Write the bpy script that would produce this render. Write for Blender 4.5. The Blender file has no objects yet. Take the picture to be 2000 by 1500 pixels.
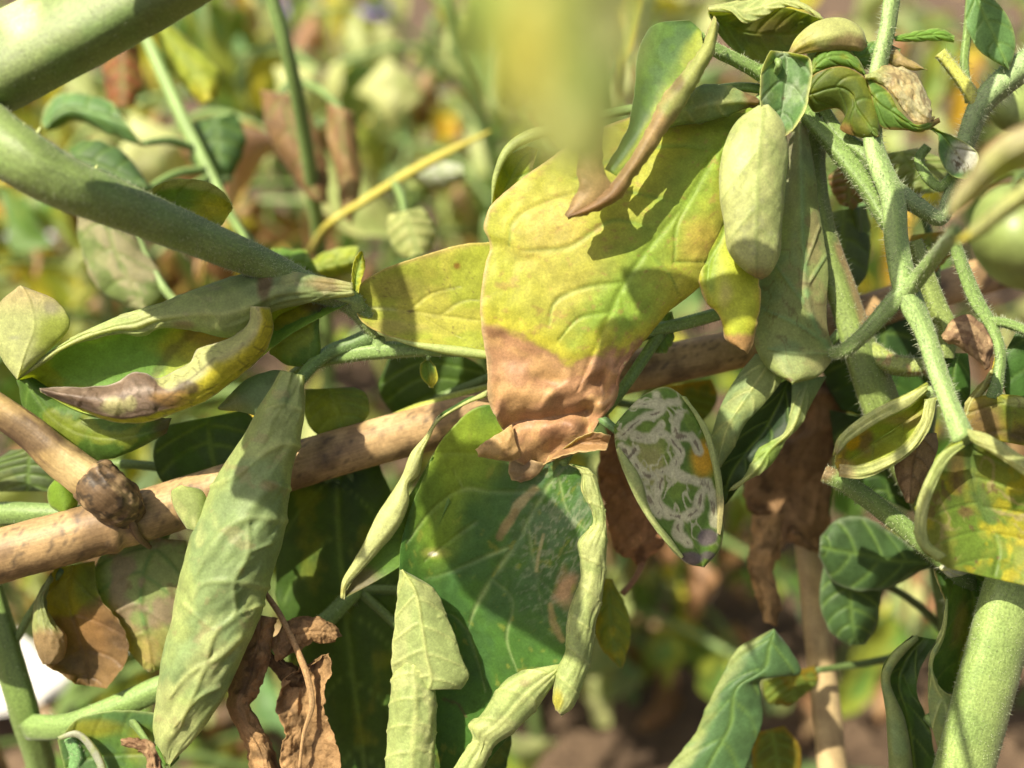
import bpy, math
import numpy as np

# ------------------------------------------------------------------ camera, sky, sun, exposure
SC = bpy.context.scene
PX = 0.00011            # metres per photograph pixel at the focus distance
DF = 0.20               # focus distance
PITCH = math.radians(30)
CAM = np.array([0.0, 0.0, 0.60])
RI = np.array([1.0, 0, 0]); UP = np.array([0, math.sin(PITCH), math.cos(PITCH)]); FW = np.array([0, math.cos(PITCH), -math.sin(PITCH)])
cd = bpy.data.cameras.new('camera'); cam = bpy.data.objects.new('camera', cd); SC.collection.objects.link(cam)
cam.location = CAM; cam.rotation_euler = (math.pi/2 - PITCH, 0, 0)
cd.sensor_width = 36; cd.lens = 36*DF/(2000*PX); cd.clip_start = 0.004; cd.clip_end = 200
cd.dof.use_dof = True; cd.dof.focus_distance = DF + 0.002; cd.dof.aperture_fstop = 6.2
SC.camera = cam

SUN = np.array([0.46, -0.60, 0.66])                      # travel of the light: right, up, into the picture
sd = RI*SUN[0] + UP*SUN[1] + FW*SUN[2]; sd /= np.linalg.norm(sd)
sl = bpy.data.lights.new('sun', 'SUN'); so = bpy.data.objects.new('sun', sl); SC.collection.objects.link(so)
sl.energy = 5.0; sl.angle = math.radians(0.5); sl.color = (1.0, 0.90, 0.72)
from mathutils import Vector
so.rotation_euler = Vector(sd).to_track_quat('-Z', 'Y').to_euler()
elev = math.asin(-sd[2]); azim = math.atan2(-sd[0], -sd[1])
w = bpy.data.worlds.new('World'); SC.world = w; w.use_nodes = True
nt = w.node_tree; bg = nt.nodes['Background']; sky = nt.nodes.new('ShaderNodeTexSky')
sky.sky_type = 'NISHITA'; sky.sun_disc = False; sky.sun_elevation = elev; sky.sun_rotation = azim; sky.dust_density = 6.0; sky.ozone_density = .3; sky.air_density = .8
nt.links.new(sky.outputs[0], bg.inputs[0]); bg.inputs[1].default_value = 0.075
SC.view_settings.view_transform = 'Standard'; SC.view_settings.look = 'None'
SC.view_settings.gamma = 1; SC.view_settings.exposure = 1.0; SC.view_settings.use_curve_mapping = False
SC.cycles.max_bounces = 8; SC.cycles.diffuse_bounces = 5; SC.cycles.transmission_bounces = 6; SC.cycles.transparent_max_bounces = 8
SC.cycles.use_denoising = True; SC.cycles.caustics_reflective = False; SC.cycles.caustics_refractive = False
SC.cycles.sample_clamp_indirect = 6

# ------------------------------------------------------------------ small tools
C = SC.collection
rng = np.random.default_rng(11)
def A(x): return np.asarray(x, dtype=float)
def W(p):                                                # photograph pixel + depth behind the focus plane (in pixels) -> metres
    p = A(p); z = DF + p[..., 2]*PX; k = PX*z/DF
    return CAM + RI*((p[..., 0]-1000)*k)[..., None] + UP*((750-p[..., 1])*k)[..., None] + FW*z[..., None]
def hx(h, m=1.0):
    h = h.lstrip('#'); c = A([int(h[i:i+2], 16) for i in (0, 2, 4)])/255
    return np.where(c < .04045, c/12.92, ((c+.055)/1.055)**2.4)*m
def cr(P, n, knots=None):                                # smooth curve through points, n samples
    P = A(P)
    if len(P) == 1: return np.repeat(P, n, 0)
    if knots is None:
        t = np.r_[0, np.cumsum(np.maximum(np.linalg.norm(np.diff(P[:, :2], axis=0), axis=1), 1e-3)**.75)]
    else: t = A(knots)
    t = t/t[-1]; m = np.zeros_like(P)
    d = np.diff(P, axis=0)/np.diff(t)[:, None]
    m[0] = d[0]; m[-1] = d[-1]
    if len(P) > 2:
        h = np.diff(t)[:, None]; m[1:-1] = (d[:-1]*h[1:] + d[1:]*h[:-1])/(h[1:]+h[:-1])
    u = np.linspace(0, 1, n); i = np.clip(np.searchsorted(t, u, 'right')-1, 0, len(P)-2)
    h = (t[i+1]-t[i]); x = ((u-t[i])/h)[:, None]; h = h[:, None]
    return (2*x**3-3*x**2+1)*P[i] + (x**3-2*x**2+x)*h*m[i] + (-2*x**3+3*x**2)*P[i+1] + (x**3-x**2)*h*m[i+1]
def _h(ix, iy, s):
    n = (ix*374761393 + iy*668265263 + s*974634777) & 0x7fffffff
    n = ((n ^ (n >> 13))*1274126177) & 0x7fffffff
    return ((n ^ (n >> 16)) & 0xffff)/65535.0
def vn(x, y, s=0):
    x0 = np.floor(x).astype(np.int64); y0 = np.floor(y).astype(np.int64); fx = x-x0; fy = y-y0
    fx = fx*fx*(3-2*fx); fy = fy*fy*(3-2*fy)
    return (_h(x0, y0, s)*(1-fx)+_h(x0+1, y0, s)*fx)*(1-fy) + (_h(x0, y0+1, s)*(1-fx)+_h(x0+1, y0+1, s)*fx)*fy
def fbm(x, y, sc, s=0, o=4):
    v = 0; a = .5; k = 1/sc
    for i in range(o): v = v + a*vn(x*k+17*i, y*k-9*i, s+i); a *= .5; k *= 2.03
    return v/(1-.5**o)                                   # about 0..1, mean .5
def sm(a, b, x): t = np.clip((x-a)/(b-a), 0, 1); return t*t*(3-2*t)
def pdist(x, y, poly):
    poly = A(poly); best = np.full(x.shape, 1e9)
    for (x0, y0), (x1, y1) in zip(poly[:-1, :2], poly[1:, :2]):
        dx, dy = x1-x0, y1-y0; l = dx*dx+dy*dy+1e-9
        t = np.clip(((x-x0)*dx+(y-y0)*dy)/l, 0, 1)
        best = np.minimum(best, np.hypot(x-x0-t*dx, y-y0-t*dy))
    return best

# ------------------------------------------------------------------ materials
def nodes(name):
    m = bpy.data.materials.new(name); m.use_nodes = True; t = m.node_tree
    for n in list(t.nodes): t.nodes.remove(n)
    return m, t, (lambda k, **a: _new(t, k, a)), t.links.new
def _new(t, k, a):
    n = t.nodes.new('ShaderNode'+k)
    for key, v in a.items():
        if key.startswith('i_'): n.inputs[key[2:].replace('_', ' ')].default_value = v
        else: setattr(n, key, v)
    return n
def ramp(N, pts):
    r = N('ValToRGB'); e = r.color_ramp.elements
    while len(e) < len(pts): e.new(.5)
    for el, (p, c) in zip(e, pts): el.position = p; el.color = (*c, 1)
    return r
def leaf_material(name, trans, rough=.52, fine=2100., sheen=.12, bump=.28, tint=(1.2, 1.15, .42), spec=.35):
    m, t, N, Lk = nodes(name)
    out = N('OutputMaterial'); at = N('Attribute', attribute_name='col'); tc = N('TexCoord')
    n1 = N('TexNoise', i_Scale=fine, i_Detail=4.0, i_Roughness=.72); n2 = N('TexNoise', i_Scale=fine*.2, i_Detail=4.0)
    vo = N('TexVoronoi', feature='DISTANCE_TO_EDGE', i_Scale=fine*.22)
    for n in (n1, n2): Lk(tc.outputs['Object'], n.inputs['Vector'])
    wp = N('VectorMath', operation='MULTIPLY_ADD'); wp.inputs[1].default_value = (.0016, .0016, .0016)
    Lk(n2.outputs['Color'], wp.inputs[0]); Lk(tc.outputs['Object'], wp.inputs[2]); Lk(wp.outputs[0], vo.inputs['Vector'])
    a1 = N('MapRange', i_From_Min=.25, i_From_Max=.75, i_To_Min=.72, i_To_Max=1.3); Lk(n1.outputs['Fac'], a1.inputs['Value'])
    a2 = N('MapRange', i_From_Min=.25, i_From_Max=.75, i_To_Min=.82, i_To_Max=1.16); Lk(n2.outputs['Fac'], a2.inputs['Value'])
    a3 = N('MapRange', i_From_Min=0., i_From_Max=.07, i_To_Min=1.07, i_To_Max=1.0); Lk(vo.outputs['Distance'], a3.inputs['Value'])
    mu = N('Math', operation='MULTIPLY'); Lk(a1.outputs[0], mu.inputs[0]); Lk(a2.outputs[0], mu.inputs[1])
    mv = N('Math', operation='MULTIPLY'); Lk(mu.outputs[0], mv.inputs[0]); Lk(a3.outputs[0], mv.inputs[1])
    cm = N('VectorMath', operation='SCALE'); Lk(at.outputs['Color'], cm.inputs[0]); Lk(mv.outputs[0], cm.inputs['Scale'])
    bs = N('BsdfPrincipled', i_Roughness=rough, i_Specular_IOR_Level=spec); Lk(cm.outputs[0], bs.inputs['Base Color'])
    bs.inputs['Sheen Weight'].default_value = sheen; bs.inputs['Sheen Roughness'].default_value = .4
    hsum = N('Math', operation='MULTIPLY_ADD'); hsum.inputs[1].default_value = .6
    Lk(n1.outputs['Fac'], hsum.inputs[0])
    vh = N('MapRange', i_From_Min=0., i_From_Max=.3, i_To_Min=0., i_To_Max=.4); Lk(vo.outputs['Distance'], vh.inputs['Value']); Lk(vh.outputs[0], hsum.inputs[2])
    bp = N('Bump', i_Strength=bump, i_Distance=.00022); Lk(hsum.outputs[0], bp.inputs['Height']); Lk(bp.outputs[0], bs.inputs['Normal'])
    tr = N('BsdfTranslucent'); tm = N('VectorMath', operation='MULTIPLY'); tm.inputs[1].default_value = tint
    ga = N('Gamma', i_Gamma=.5); Lk(cm.outputs[0], ga.inputs[0]); Lk(ga.outputs[0], tm.inputs[0]); Lk(tm.outputs[0], tr.inputs['Color']); Lk(bp.outputs[0], tr.inputs['Normal'])
    mf = N('Math', operation='MULTIPLY'); mf.inputs[1].default_value = trans; Lk(at.outputs['Alpha'], mf.inputs[0])
    mx = N('MixShader'); Lk(mf.outputs[0], mx.inputs[0]); Lk(bs.outputs[0], mx.inputs[1]); Lk(tr.outputs[0], mx.inputs[2])
    Lk(mx.outputs[0], out.inputs['Surface']); return m
M_LEAF = leaf_material('leaf_tissue', .45)
M_FAR = leaf_material('background_leaf_tissue', .38, fine=2200., tint=(1.0, .98, .4))
M_DRY = leaf_material('withered_leaf_tissue', .22, rough=.7, fine=3200., sheen=.0, bump=.9, tint=(.8, .7, .5), spec=.25)
def stem_material(name, rough=.5, sheen=.08, sc=1900., amp=.42, bump=.5):
    m, t, N, Lk = nodes(name)
    out = N('OutputMaterial'); at = N('Attribute', attribute_name='col'); uv = N('UVMap', uv_map='UVMap')
    mp = N('Mapping'); mp.inputs['Scale'].default_value = (1.0, .06, 1.0); Lk(uv.outputs[0], mp.inputs[0])
    st = N('TexNoise', i_Scale=26., i_Detail=4.); Lk(mp.outputs[0], st.inputs['Vector'])
    tc = N('TexCoord'); n1 = N('TexNoise', i_Scale=sc, i_Detail=3., i_Roughness=.65); Lk(tc.outputs['Object'], n1.inputs['Vector'])
    a1 = N('MapRange', i_From_Min=.25, i_From_Max=.75, i_To_Min=1-amp, i_To_Max=1+amp); Lk(n1.outputs['Fac'], a1.inputs['Value'])
    a2 = N('MapRange', i_From_Min=.3, i_From_Max=.7, i_To_Min=.86, i_To_Max=1.14); Lk(st.outputs['Fac'], a2.inputs['Value'])
    mu = N('Math', operation='MULTIPLY'); Lk(a1.outputs[0], mu.inputs[0]); Lk(a2.outputs[0], mu.inputs[1])
    cm = N('VectorMath', operation='SCALE'); Lk(at.outputs['Color'], cm.inputs[0]); Lk(mu.outputs[0], cm.inputs['Scale'])
    bs = N('BsdfPrincipled', i_Roughness=rough, i_Specular_IOR_Level=.35); Lk(cm.outputs[0], bs.inputs['Base Color'])
    bs.inputs['Sheen Weight'].default_value = sheen; bs.inputs['Sheen Roughness'].default_value = .35
    bs.inputs['Subsurface Weight'].default_value = .0
    bp = N('Bump', i_Strength=bump, i_Distance=.0002); Lk(n1.outputs['Fac'], bp.inputs['Height']); Lk(bp.outputs[0], bs.inputs['Normal'])
    Lk(bs.outputs[0], out.inputs['Surface']); return m
M_STEM = stem_material('green_stem_skin')
M_WOOD = stem_material('bamboo_cane_skin', rough=.55, sheen=.0, sc=1100., amp=.22, bump=.5)
M_DRYSTEM = stem_material('dry_stem_skin', rough=.75, sheen=.1)
def plain(name, c, rough=.6, trans=0.):
    m, t, N, Lk = nodes(name); out = N('OutputMaterial')
    tc = N('TexCoord'); n1 = N('TexNoise', i_Scale=300., i_Detail=4.); Lk(tc.outputs['Object'], n1.inputs['Vector'])
    r = ramp(N, [(.3, tuple(A(c)*.75)), (.7, tuple(np.minimum(A(c)*1.15, .9)))]); Lk(n1.outputs['Fac'], r.inputs[0])
    bs = N('BsdfPrincipled', i_Roughness=rough); Lk(r.outputs[0], bs.inputs['Base Color'])
    if trans:
        tr = N('BsdfTranslucent'); Lk(r.outputs[0], tr.inputs[0]); mx = N('MixShader'); mx.inputs[0].default_value = trans
        Lk(bs.outputs[0], mx.inputs[1]); Lk(tr.outputs[0], mx.inputs[2]); Lk(mx.outputs[0], out.inputs[0])
    else: Lk(bs.outputs[0], out.inputs[0])
    return m
M_HAIR = plain('pale_plant_hair', (.62, .68, .45), .4, .4)

# ------------------------------------------------------------------ scene objects
BASE = {}
def thing(name, label, cat, base, group=None):
    o = bpy.data.objects.new(name, None); C.objects.link(o); o.location = base; o.empty_display_size = .02
    o['label'] = label; o['category'] = cat
    if group: o['group'] = group
    BASE[o] = A(base); return o
def root_of(o):
    while o.parent: o = o.parent
    return o
def mesh(name, V, F, mat, parent=None, col=None, uv=None, smooth=True, label=None, kind=None):
    """V metres (world), F int array (n,3|4) or list of such arrays"""
    Fs = [A(f).astype(np.int32) for f in (F if isinstance(F, list) else [F]) if len(f)]
    org = BASE[root_of(parent)] if parent is not None else np.zeros(3)
    me = bpy.data.meshes.new(name); V = A(V)-org
    me.vertices.add(len(V)); me.vertices.foreach_set('co', V.astype(np.float32).ravel())
    li = np.concatenate([f.ravel() for f in Fs]); tot = np.concatenate([np.full(len(f), f.shape[1]) for f in Fs])
    me.loops.add(len(li)); me.loops.foreach_set('vertex_index', li.astype(np.int32))
    me.polygons.add(len(tot)); st = np.r_[0, np.cumsum(tot)[:-1]]
    me.polygons.foreach_set('loop_start', st.astype(np.int32))
    me.update(calc_edges=True)
    if smooth: me.polygons.foreach_set('use_smooth', np.ones(len(tot), bool))
    if col is not None:
        at = me.attributes.new('col', 'FLOAT_COLOR', 'POINT'); at.data.foreach_set('color', A(col).astype(np.float32).ravel())
    if uv is not None:
        l = me.uv_layers.new(name='UVMap'); l.data.foreach_set('uv', A(uv)[li].astype(np.float32).ravel())
    me.materials.append(mat); me.validate()
    o = bpy.data.objects.new(name, me); C.objects.link(o)
    if parent is not None: o.parent = parent
    if label: o['label'] = label
    if kind: o['kind'] = kind
    return o

# ------------------------------------------------------------------ leaves: sheets with a thickness, an upper and a lower skin
class Patch: pass
def grid_patch(P, face):
    q = Patch(); q.P = P; nv, nu = P.shape[:2]
    q.s = np.tile(np.linspace(0, 1, nu), (nv, 1)); q.t = np.tile(np.linspace(0, 1, nv)[:, None], (1, nu))
    w = np.linalg.norm(np.diff(P, axis=1), axis=2).sum(1); q.w = np.maximum(w, 1)
    q.H = np.linalg.norm(np.diff(P[:, nu//2], axis=0), axis=1).sum()
    q.a = (q.s-.5)*q.w[:, None]; q.b = q.t*q.H; q.x = P[..., 0].copy(); q.y = P[..., 1].copy(); q.face = face
    return q
def d3(P, d=0.):
    P = [tuple(p) if len(p) > 2 else (p[0], p[1], d) for p in P]; return A(P)
def blade(L, R, M=None, face='up', n=(60, 90), d=0., cup=0., wav=0., wsc=60., seed=0, bend=0.):
    nu, nv = n; L = cr(d3(L, d), nv); R = cr(d3(R, d), nv); s = np.linspace(0, 1, nu)[None, :, None]
    L = L[:, None]; R = R[:, None]
    if M is not None:
        M = cr(d3(M, d), nv)[:, None]
        P = L*(1-s)*(1-2*s) + M*4*s*(1-s) + R*s*(2*s-1)
    else: P = L*(1-s)+R*s
    P = P.copy(); P[..., 2] += cup*4*(s*(1-s))[..., 0]
    t = np.linspace(0, 1, nv)[:, None]; P[..., 2] += bend*4*t*(1-t)
    if wav:
        e = np.abs(2*s[..., 0]-1)**2
        P[..., 2] += wav*e*(fbm(P[..., 0], P[..., 1], wsc, seed, 3)-.5)*3
        k = (fbm(P[..., 0]*1.0, P[..., 1], wsc*.45, seed+9, 3)-.5)*wav*1.2*e**2
        side = (R-L)/(np.linalg.norm(R-L, axis=2, keepdims=True)+1e-6)
        P[..., :2] += side[..., :2]*k[..., None]
    return grid_patch(P, face)
def roll(L, R, d=0., a0=-60, a1=235, face='lo', n=(56, 90), k=1., spiral=.25, wav=0., wsc=50, seed=0, twist=0.):
    nu, nv = n; L = cr(d3(L, d), nv); R = cr(d3(R, d), nv); c = (L+R)/2; h = (R-L)/2
    hl = np.hypot(h[:, 0], h[:, 1]); s = np.linspace(0, 1, nu)
    a = np.radians(a0+(a1-a0)*s); ex = np.maximum(np.degrees(a)-180, 0)/180; ex2 = np.maximum(-np.degrees(a), 0)/180
    f = 1-spiral*(ex+ex2)
    P = c[:, None] + h[:, None]*(np.cos(a)*f)[None, :, None]
    P[..., 2] += -hl[:, None]*k*(np.sin(a)*f)[None]
    if wav: 
        g = (fbm(s[None]*400+0*P[..., 0], P[..., 1]+P[..., 0]*.7, wsc, seed, 3)-.5)*wav*2
        P[..., 2] -= g; P[..., 0] += g*.5*np.cos(a)[None]
    q = grid_patch(P, face); q.outward = True
    return q
def gridp(rows, face='up', n=(60, 60), kn=None):
    nu, nv = n; R = np.stack([cr(A(r), nu) for r in rows]); P = np.zeros((nv, nu, 3))
    kn = np.linspace(0, 1, len(rows)) if kn is None else kn
    for j in range(nu): P[:, j] = cr(R[:, j], nv, kn)
    return grid_patch(P, face)
def autoveins(q, n=6, slant=.20, mid=.5, w=5., start=.06, t1=.86, curve=.6):
    """midrib and side veins; returned in the sheet's own (a,b) coordinates"""
    V = []
    def ab(s, t): return ((s-.5)*np.interp(t, np.linspace(0, 1, len(q.w)), q.w), t*q.H)
    V.append(([ab(mid, t) for t in np.linspace(0, .97, 14)], w*1.25))
    for i in range(n):
        t0 = start+(t1-start)*i/max(n-1, 1)
        for sd in (-1, 1):
            tt = t0 + (.03 if sd > 0 else 0); pts = []
            for u in np.linspace(0, 1, 7):
                s = mid + sd*u*(mid if sd < 0 else 1-mid)*.93; t = tt + slant*(u**(1+curve))*(1.1-.5*tt)
                if t < .985: pts.append(ab(s, t))
            if len(pts) > 2: V.append((pts, w*.72))
    return V
def colourise(q, up, lo, vu, vl, veins, pxveins, bull, vdep, seed, alpha):
    x, y = q.a, q.b; v = np.zeros_like(x); dm = np.full(x.shape, 1e3)
    for poly, w_ in veins:
        d = pdist(x, y, poly); v = np.maximum(v, np.exp(-(d/w_)**2)); dm = np.minimum(dm, d)
    for poly, w_ in pxveins:
        poly = cr(A(poly), 22); d = pdist(q.x, q.y, poly)
        far = np.hypot(q.x-poly[-1, 0], q.y-poly[-1, 1]); w_ = w_*(.45+.55*sm(0, 90, far)); v = np.maximum(v, np.exp(-(d/w_)**2)); dm = np.minimum(dm, d)
    q.v = v
    q.disp = -vdep*v + bull*.8*(1-np.exp(-(dm/30.)**2)) + bull*.7*(fbm(x, y, 34., seed+3, 2)-.5)
    e = np.minimum(np.minimum(q.s, 1-q.s)*q.w[:, None], np.minimum(q.t, 1-q.t)*q.H); q.e = e
    cs = []
    for spec, vc in ((up, vu), (lo, vl)):
        col = np.ones(x.shape+(4,)); col[..., :3] = spec[0]; col[..., 3] = alpha
        f = fbm(x, y, 55., seed+21)[..., None]; col[..., :3] *= .78+.44*f
        if vc is not None: col[..., :3] += (A(vc[0])-col[..., :3])*(v*vc[1])[..., None]
        for it in spec[1:]:
            c, mk = it[0], np.clip(it[1](q), 0, 1)[..., None]; al = it[2] if len(it) > 2 else alpha
            g = .8+.4*fbm(x, y, 14., seed+33)[..., None]
            col[..., :3] += (A(c)*g-col[..., :3])*mk; col[..., 3] += (al-col[..., 3])*mk[..., 0]
        cs.append(col)
    return cs
# mask makers
def el(cx, cy, rx, ry, soft=.35, warp=.5, s=1., rot=0., sc=40., seed=5):
    def f(q):
        dx, dy = q.x-cx, q.y-cy; c, n = math.cos(math.radians(rot)), math.sin(math.radians(rot))
        r = np.hypot((dx*c+dy*n)/rx, (-dx*n+dy*c)/ry) + (fbm(q.a, q.b, sc, seed)-.5)*2*warp
        return s*(1-sm(1-soft, 1+soft, r))
    return f
def ln(poly, w_, s=1., warp=0., soft=.5, seed=4):
    return lambda q: s*(1-sm(w_*(1-soft), w_*(1+soft), pdist(q.x, q.y, poly) + (fbm(q.a, q.b, 22., seed)-.5)*2*warp))
def nz(sc, lo, hi, s=1., seed=3): return lambda q: s*sm(lo, hi, fbm(q.a, q.b, sc, seed))
def edge(w_, s=1., seed=8, warp=.5): return lambda q: s*(1-sm(0, w_, q.e*(1+warp*(fbm(q.a, q.b, 30., seed)-.5)*3)))
def tt(a, b, s=1., warp=.1, seed=6): return lambda q: s*sm(min(a, b), max(a, b), q.t+(fbm(q.a, q.b, 40., seed)-.5)*2*warp) if a < b else s*(1-sm(b, a, q.t+(fbm(q.a, q.b, 40., seed)-.5)*2*warp))
def ss(a, b, s=1., warp=.1, seed=7): return lambda q: s*sm(a, b, q.s+(fbm(q.a, q.b, 40., seed)-.5)*2*warp) if a < b else s*(1-sm(b, a, q.s+(fbm(q.a, q.b, 40., seed)-.5)*2*warp))
def spots(sc, th, s=1., seed=2): return lambda q: s*sm(th, th+.06, vn(q.a/sc, q.b/sc, seed))
def mines(sc, wd, s=1., seed=12):
    return lambda q: s*(1-sm(wd*.6, wd, np.abs(fbm(q.a, q.b, sc, seed, 2)-.5)))*sm(.35, .5, fbm(q.a, q.b, sc*2.2, seed+4, 2))
def leaf(name, parent, patches, up, lo, vu=None, vl=None, veins=None, px=(), th=2.6, bull=2.2, vdep=3.0, seed=0, alpha=1., label=None, mat=None, crumple=0., csc=40.):
    VV, FF, CC, UU = [], [], [], []; off = 0
    for i, q in enumerate(patches):
        ve = autoveins(q, **veins) if isinstance(veins, dict) else (veins or [])
        if getattr(q, 'own', None) is not None: ve = autoveins(q, **q.own) if isinstance(q.own, dict) else q.own
        up_, lo_ = getattr(q, 'up', up), getattr(q, 'lo', lo)
        cu, cl = colourise(q, up_, lo_, vu, vl, ve, px, bull, vdep, seed+i*50, alpha)
        P = q.P; du = np.gradient(P, axis=1); dv = np.gradient(P, axis=0); N = np.cross(du, dv)
        N /= np.linalg.norm(N, axis=2, keepdims=True)+1e-9
        if getattr(q, 'outward', False):
            c = P.mean(1, keepdims=True); sg = np.sign(((P-c)*N).sum())
        else: sg = -np.sign(N[..., 2].sum())
        N = N*(sg if sg else 1.)                          # N: towards the viewer, or outward for a roll
        nup = N if q.face == 'up' else -N
        P = P + nup*q.disp[..., None]
        cr_ = getattr(q, 'crumple', crumple)
        if cr_:
            r1 = np.abs(fbm(q.a, q.b, csc, seed+71, 4)-.5)*2; r2 = fbm(q.a, q.b, csc*1.7, seed+72, 3)-.5
            P = P + N*((.35-r1)*cr_*1.6 + r2*cr_*2)[..., None] + (fbm(q.a, q.b, csc, seed+73, 3)-.5)[..., None]*A([1, .6, 0])*cr_
        thk = th*(.35+.65*sm(0, 10, q.e))[..., None]
        Pu = P + nup*thk/2; Pl = P - nup*thk/2
        nv, nu = P.shape[:2]; n = nv*nu; I = np.arange(n).reshape(nv, nu)
        quads = np.stack([I[:-1, :-1], I[:-1, 1:], I[1:, 1:], I[1:, :-1]], -1).reshape(-1, 4)
        flip = ((np.cross(du, dv)*nup).sum() < 0)
        fu = quads[:, ::-1] if flip else quads; fl = (quads if flip else quads[:, ::-1])+n
        bd = np.r_[I[0, :-1], I[:-1, -1], I[-1, :0:-1], I[:0:-1, 0]]; bn = np.roll(bd, -1)
        rim = np.stack([bn, bd, bd+n, bn+n], -1); rim = rim[:, ::-1] if flip else rim
        VV.append(W(np.concatenate([Pu.reshape(-1, 3), Pl.reshape(-1, 3)]))); FF.append(np.concatenate([fu, fl, rim])+off)
        CC.append(np.concatenate([cu.reshape(-1, 4), cl.reshape(-1, 4)]))
        u = np.stack([q.a.ravel(), q.b.ravel()], -1)/100; UU.append(np.concatenate([u, u])); off += 2*n
    return mesh(name, np.concatenate(VV), np.concatenate(FF), mat or M_LEAF, parent, np.concatenate(CC), np.concatenate(UU), label=label)

# ------------------------------------------------------------------ stems
def tube(name, parent, path, col, mat=None, ring=18, n=60, ridge=.05, nodes_=(), noise=.05, seed=0, label=None, hairs=0, hlen=9., hmat=None, patch=(), world=False, kind=None, hw=.55):
    """path: (px, py, depth, radius in pixels at that depth)"""
    K = cr(A(path), n); c = K[:, :3]; r = K[:, 3]
    Tn = np.gradient(c, axis=0); Tn /= np.linalg.norm(Tn, axis=1, keepdims=True)
    ref = A([0, 0, 1.]); 
    Bn = np.cross(Tn, ref); bad = np.linalg.norm(Bn, axis=1) < .15; Bn[bad] = np.cross(Tn[bad], A([1., 0, 0])); Bn /= np.linalg.norm(Bn, axis=1, keepdims=True)
    Nn = np.cross(Bn, Tn); a = np.linspace(0, 2*np.pi, ring, endpoint=False)
    ln_ = np.r_[0, np.cumsum(np.linalg.norm(np.diff(c, axis=0), axis=1))]
    rr = r[:, None]*(1+ridge*np.cos(5*a+seed)[None] + noise*2*(fbm(np.cos(a)[None]*60+0*r[:, None]+np.sin(a)[None]*90, ln_[:, None]+0*a, 45., seed)-.5))
    for (tp, amp, wd) in nodes_: rr = rr*(1+amp*np.exp(-((np.linspace(0, 1, n)-tp)/wd)**2))[:, None]
    D = np.cos(a)[None, :, None]*Bn[:, None] + np.sin(a)[None, :, None]*Nn[:, None]
    P = c[:, None] + D*rr[..., None]
    I = np.arange(n*ring).reshape(n, ring); J = np.roll(I, -1, 1)
    Q = np.stack([I[:-1], J[:-1], J[1:], I[1:]], -1).reshape(-1, 4)
    V = np.concatenate([P.reshape(-1, 3), c[[0, -1]]]); e0, e1 = n*ring, n*ring+1
    T = np.concatenate([np.stack([J[0], I[0], np.full(ring, e0)], -1), np.stack([I[-1], J[-1], np.full(ring, e1)], -1)])
    col_ = np.ones((n, ring, 4)); g = .8+.4*fbm(np.tile(a*40, (n, 1)), ln_[:, None]+0*a, 60., seed+4)
    col_[..., :3] = A(col)*g[..., None]
    X, Y = P[..., 0], P[..., 1]; 
    class Q_: pass
    q = Q_(); q.x, q.y, q.a, q.b = X, Y, np.tile(a*r.mean(), (n, 1)), np.tile(ln_[:, None], (1, ring)); q.t = np.tile(np.linspace(0, 1, n)[:, None], (1, ring)); q.s = np.tile(a/6.283, (n, 1)); q.e = q.b*0+99
    for cc, mk in patch: col_[..., :3] += (A(cc)-col_[..., :3])*np.clip(mk(q), 0, 1)[..., None]
    cl = np.concatenate([col_.reshape(-1, 4), np.tile(np.r_[A(col), 1], (2, 1))])
    uv = np.concatenate([np.stack([np.tile(a*r.mean(), (n, 1)), np.tile(ln_[:, None], (1, ring))], -1).reshape(-1, 2), [[0, 0], [0, ln_[-1]]]])/100
    o = mesh(name, W(V), [Q, T], mat or M_STEM, parent, cl, uv, label=label, kind=kind)
    if hairs: hair(o, P, D, hairs, hlen, seed, hw)
    return o
def hair(o, P, D, count, hlen, seed, hw=.55):
    rg = np.random.default_rng(seed+99); n, m = P.shape[:2]
    i = rg.integers(1, n-1, count); j = rg.integers(0, m, count); f = rg.random(count)[:, None]; g = rg.random(count)[:, None]
    b = P[i, j]*(1-f)+P[i, (j+1) % m]*f; b = b*(1-g)+(P[i-1, j]*(1-f)+P[i-1, (j+1) % m]*f)*g
    d = D[i, j] + rg.normal(0, .3, (count, 3)); d /= np.linalg.norm(d, axis=1, keepdims=True)
    l = hlen*(.35+rg.random(count)**2*1.1)[:, None]
    s1 = np.cross(d, rg.normal(0, 1, (count, 3))); s1 /= np.linalg.norm(s1, axis=1, keepdims=True); s2 = np.cross(d, s1)
    b = b-d*1.0
    V = np.stack([b+s1*hw, b-s1*hw*.5+s2*hw*.87, b-s1*hw*.5-s2*hw*.87, b+d*l], 1).reshape(-1, 3)
    k = np.arange(count)[:, None]*4
    F = np.concatenate([k+A([0, 1, 3]), k+A([1, 2, 3]), k+A([2, 0, 3])])
    mesh('hairs', W(V), F, M_HAIR, o, kind='stuff')
# ------------------------------------------------------------------ colours (reflectance)
UPG = A([.050, .125, .022]); UPM = A([.10, .20, .035]); UPYG = A([.30, .36, .045]); UPY = A([.50, .44, .035]); UPT = A([.080, .16, .055])
LO = A([.35, .425, .155]); LOY = A([.50, .535, .225]); LOG = A([.20, .30, .14]); LOB = A([.40, .36, .24])
BRN = A([.30, .165, .085]); DKB = A([0.085, 0.0563, 0.0296]); TAN = A([0.44, 0.291, 0.133]); GRB = A([0.22, 0.165, 0.0962]); ORG = A([.52, .30, .02]); PNK = A([0.45, 0.33, 0.185])
STM = A([.17, .26, .075]); STP = A([.22, .32, .11]); STD = A([.12, .20, .06])
def below(line, soft=14., warp=30., s=1., seed=15, sc=40.):
    l = A(line)
    return lambda q: s*sm(-soft, soft, q.y-np.interp(q.x, l[:, 0], l[:, 1]) + (fbm(q.a, q.b, sc, seed)-.5)*2*warp)
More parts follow.
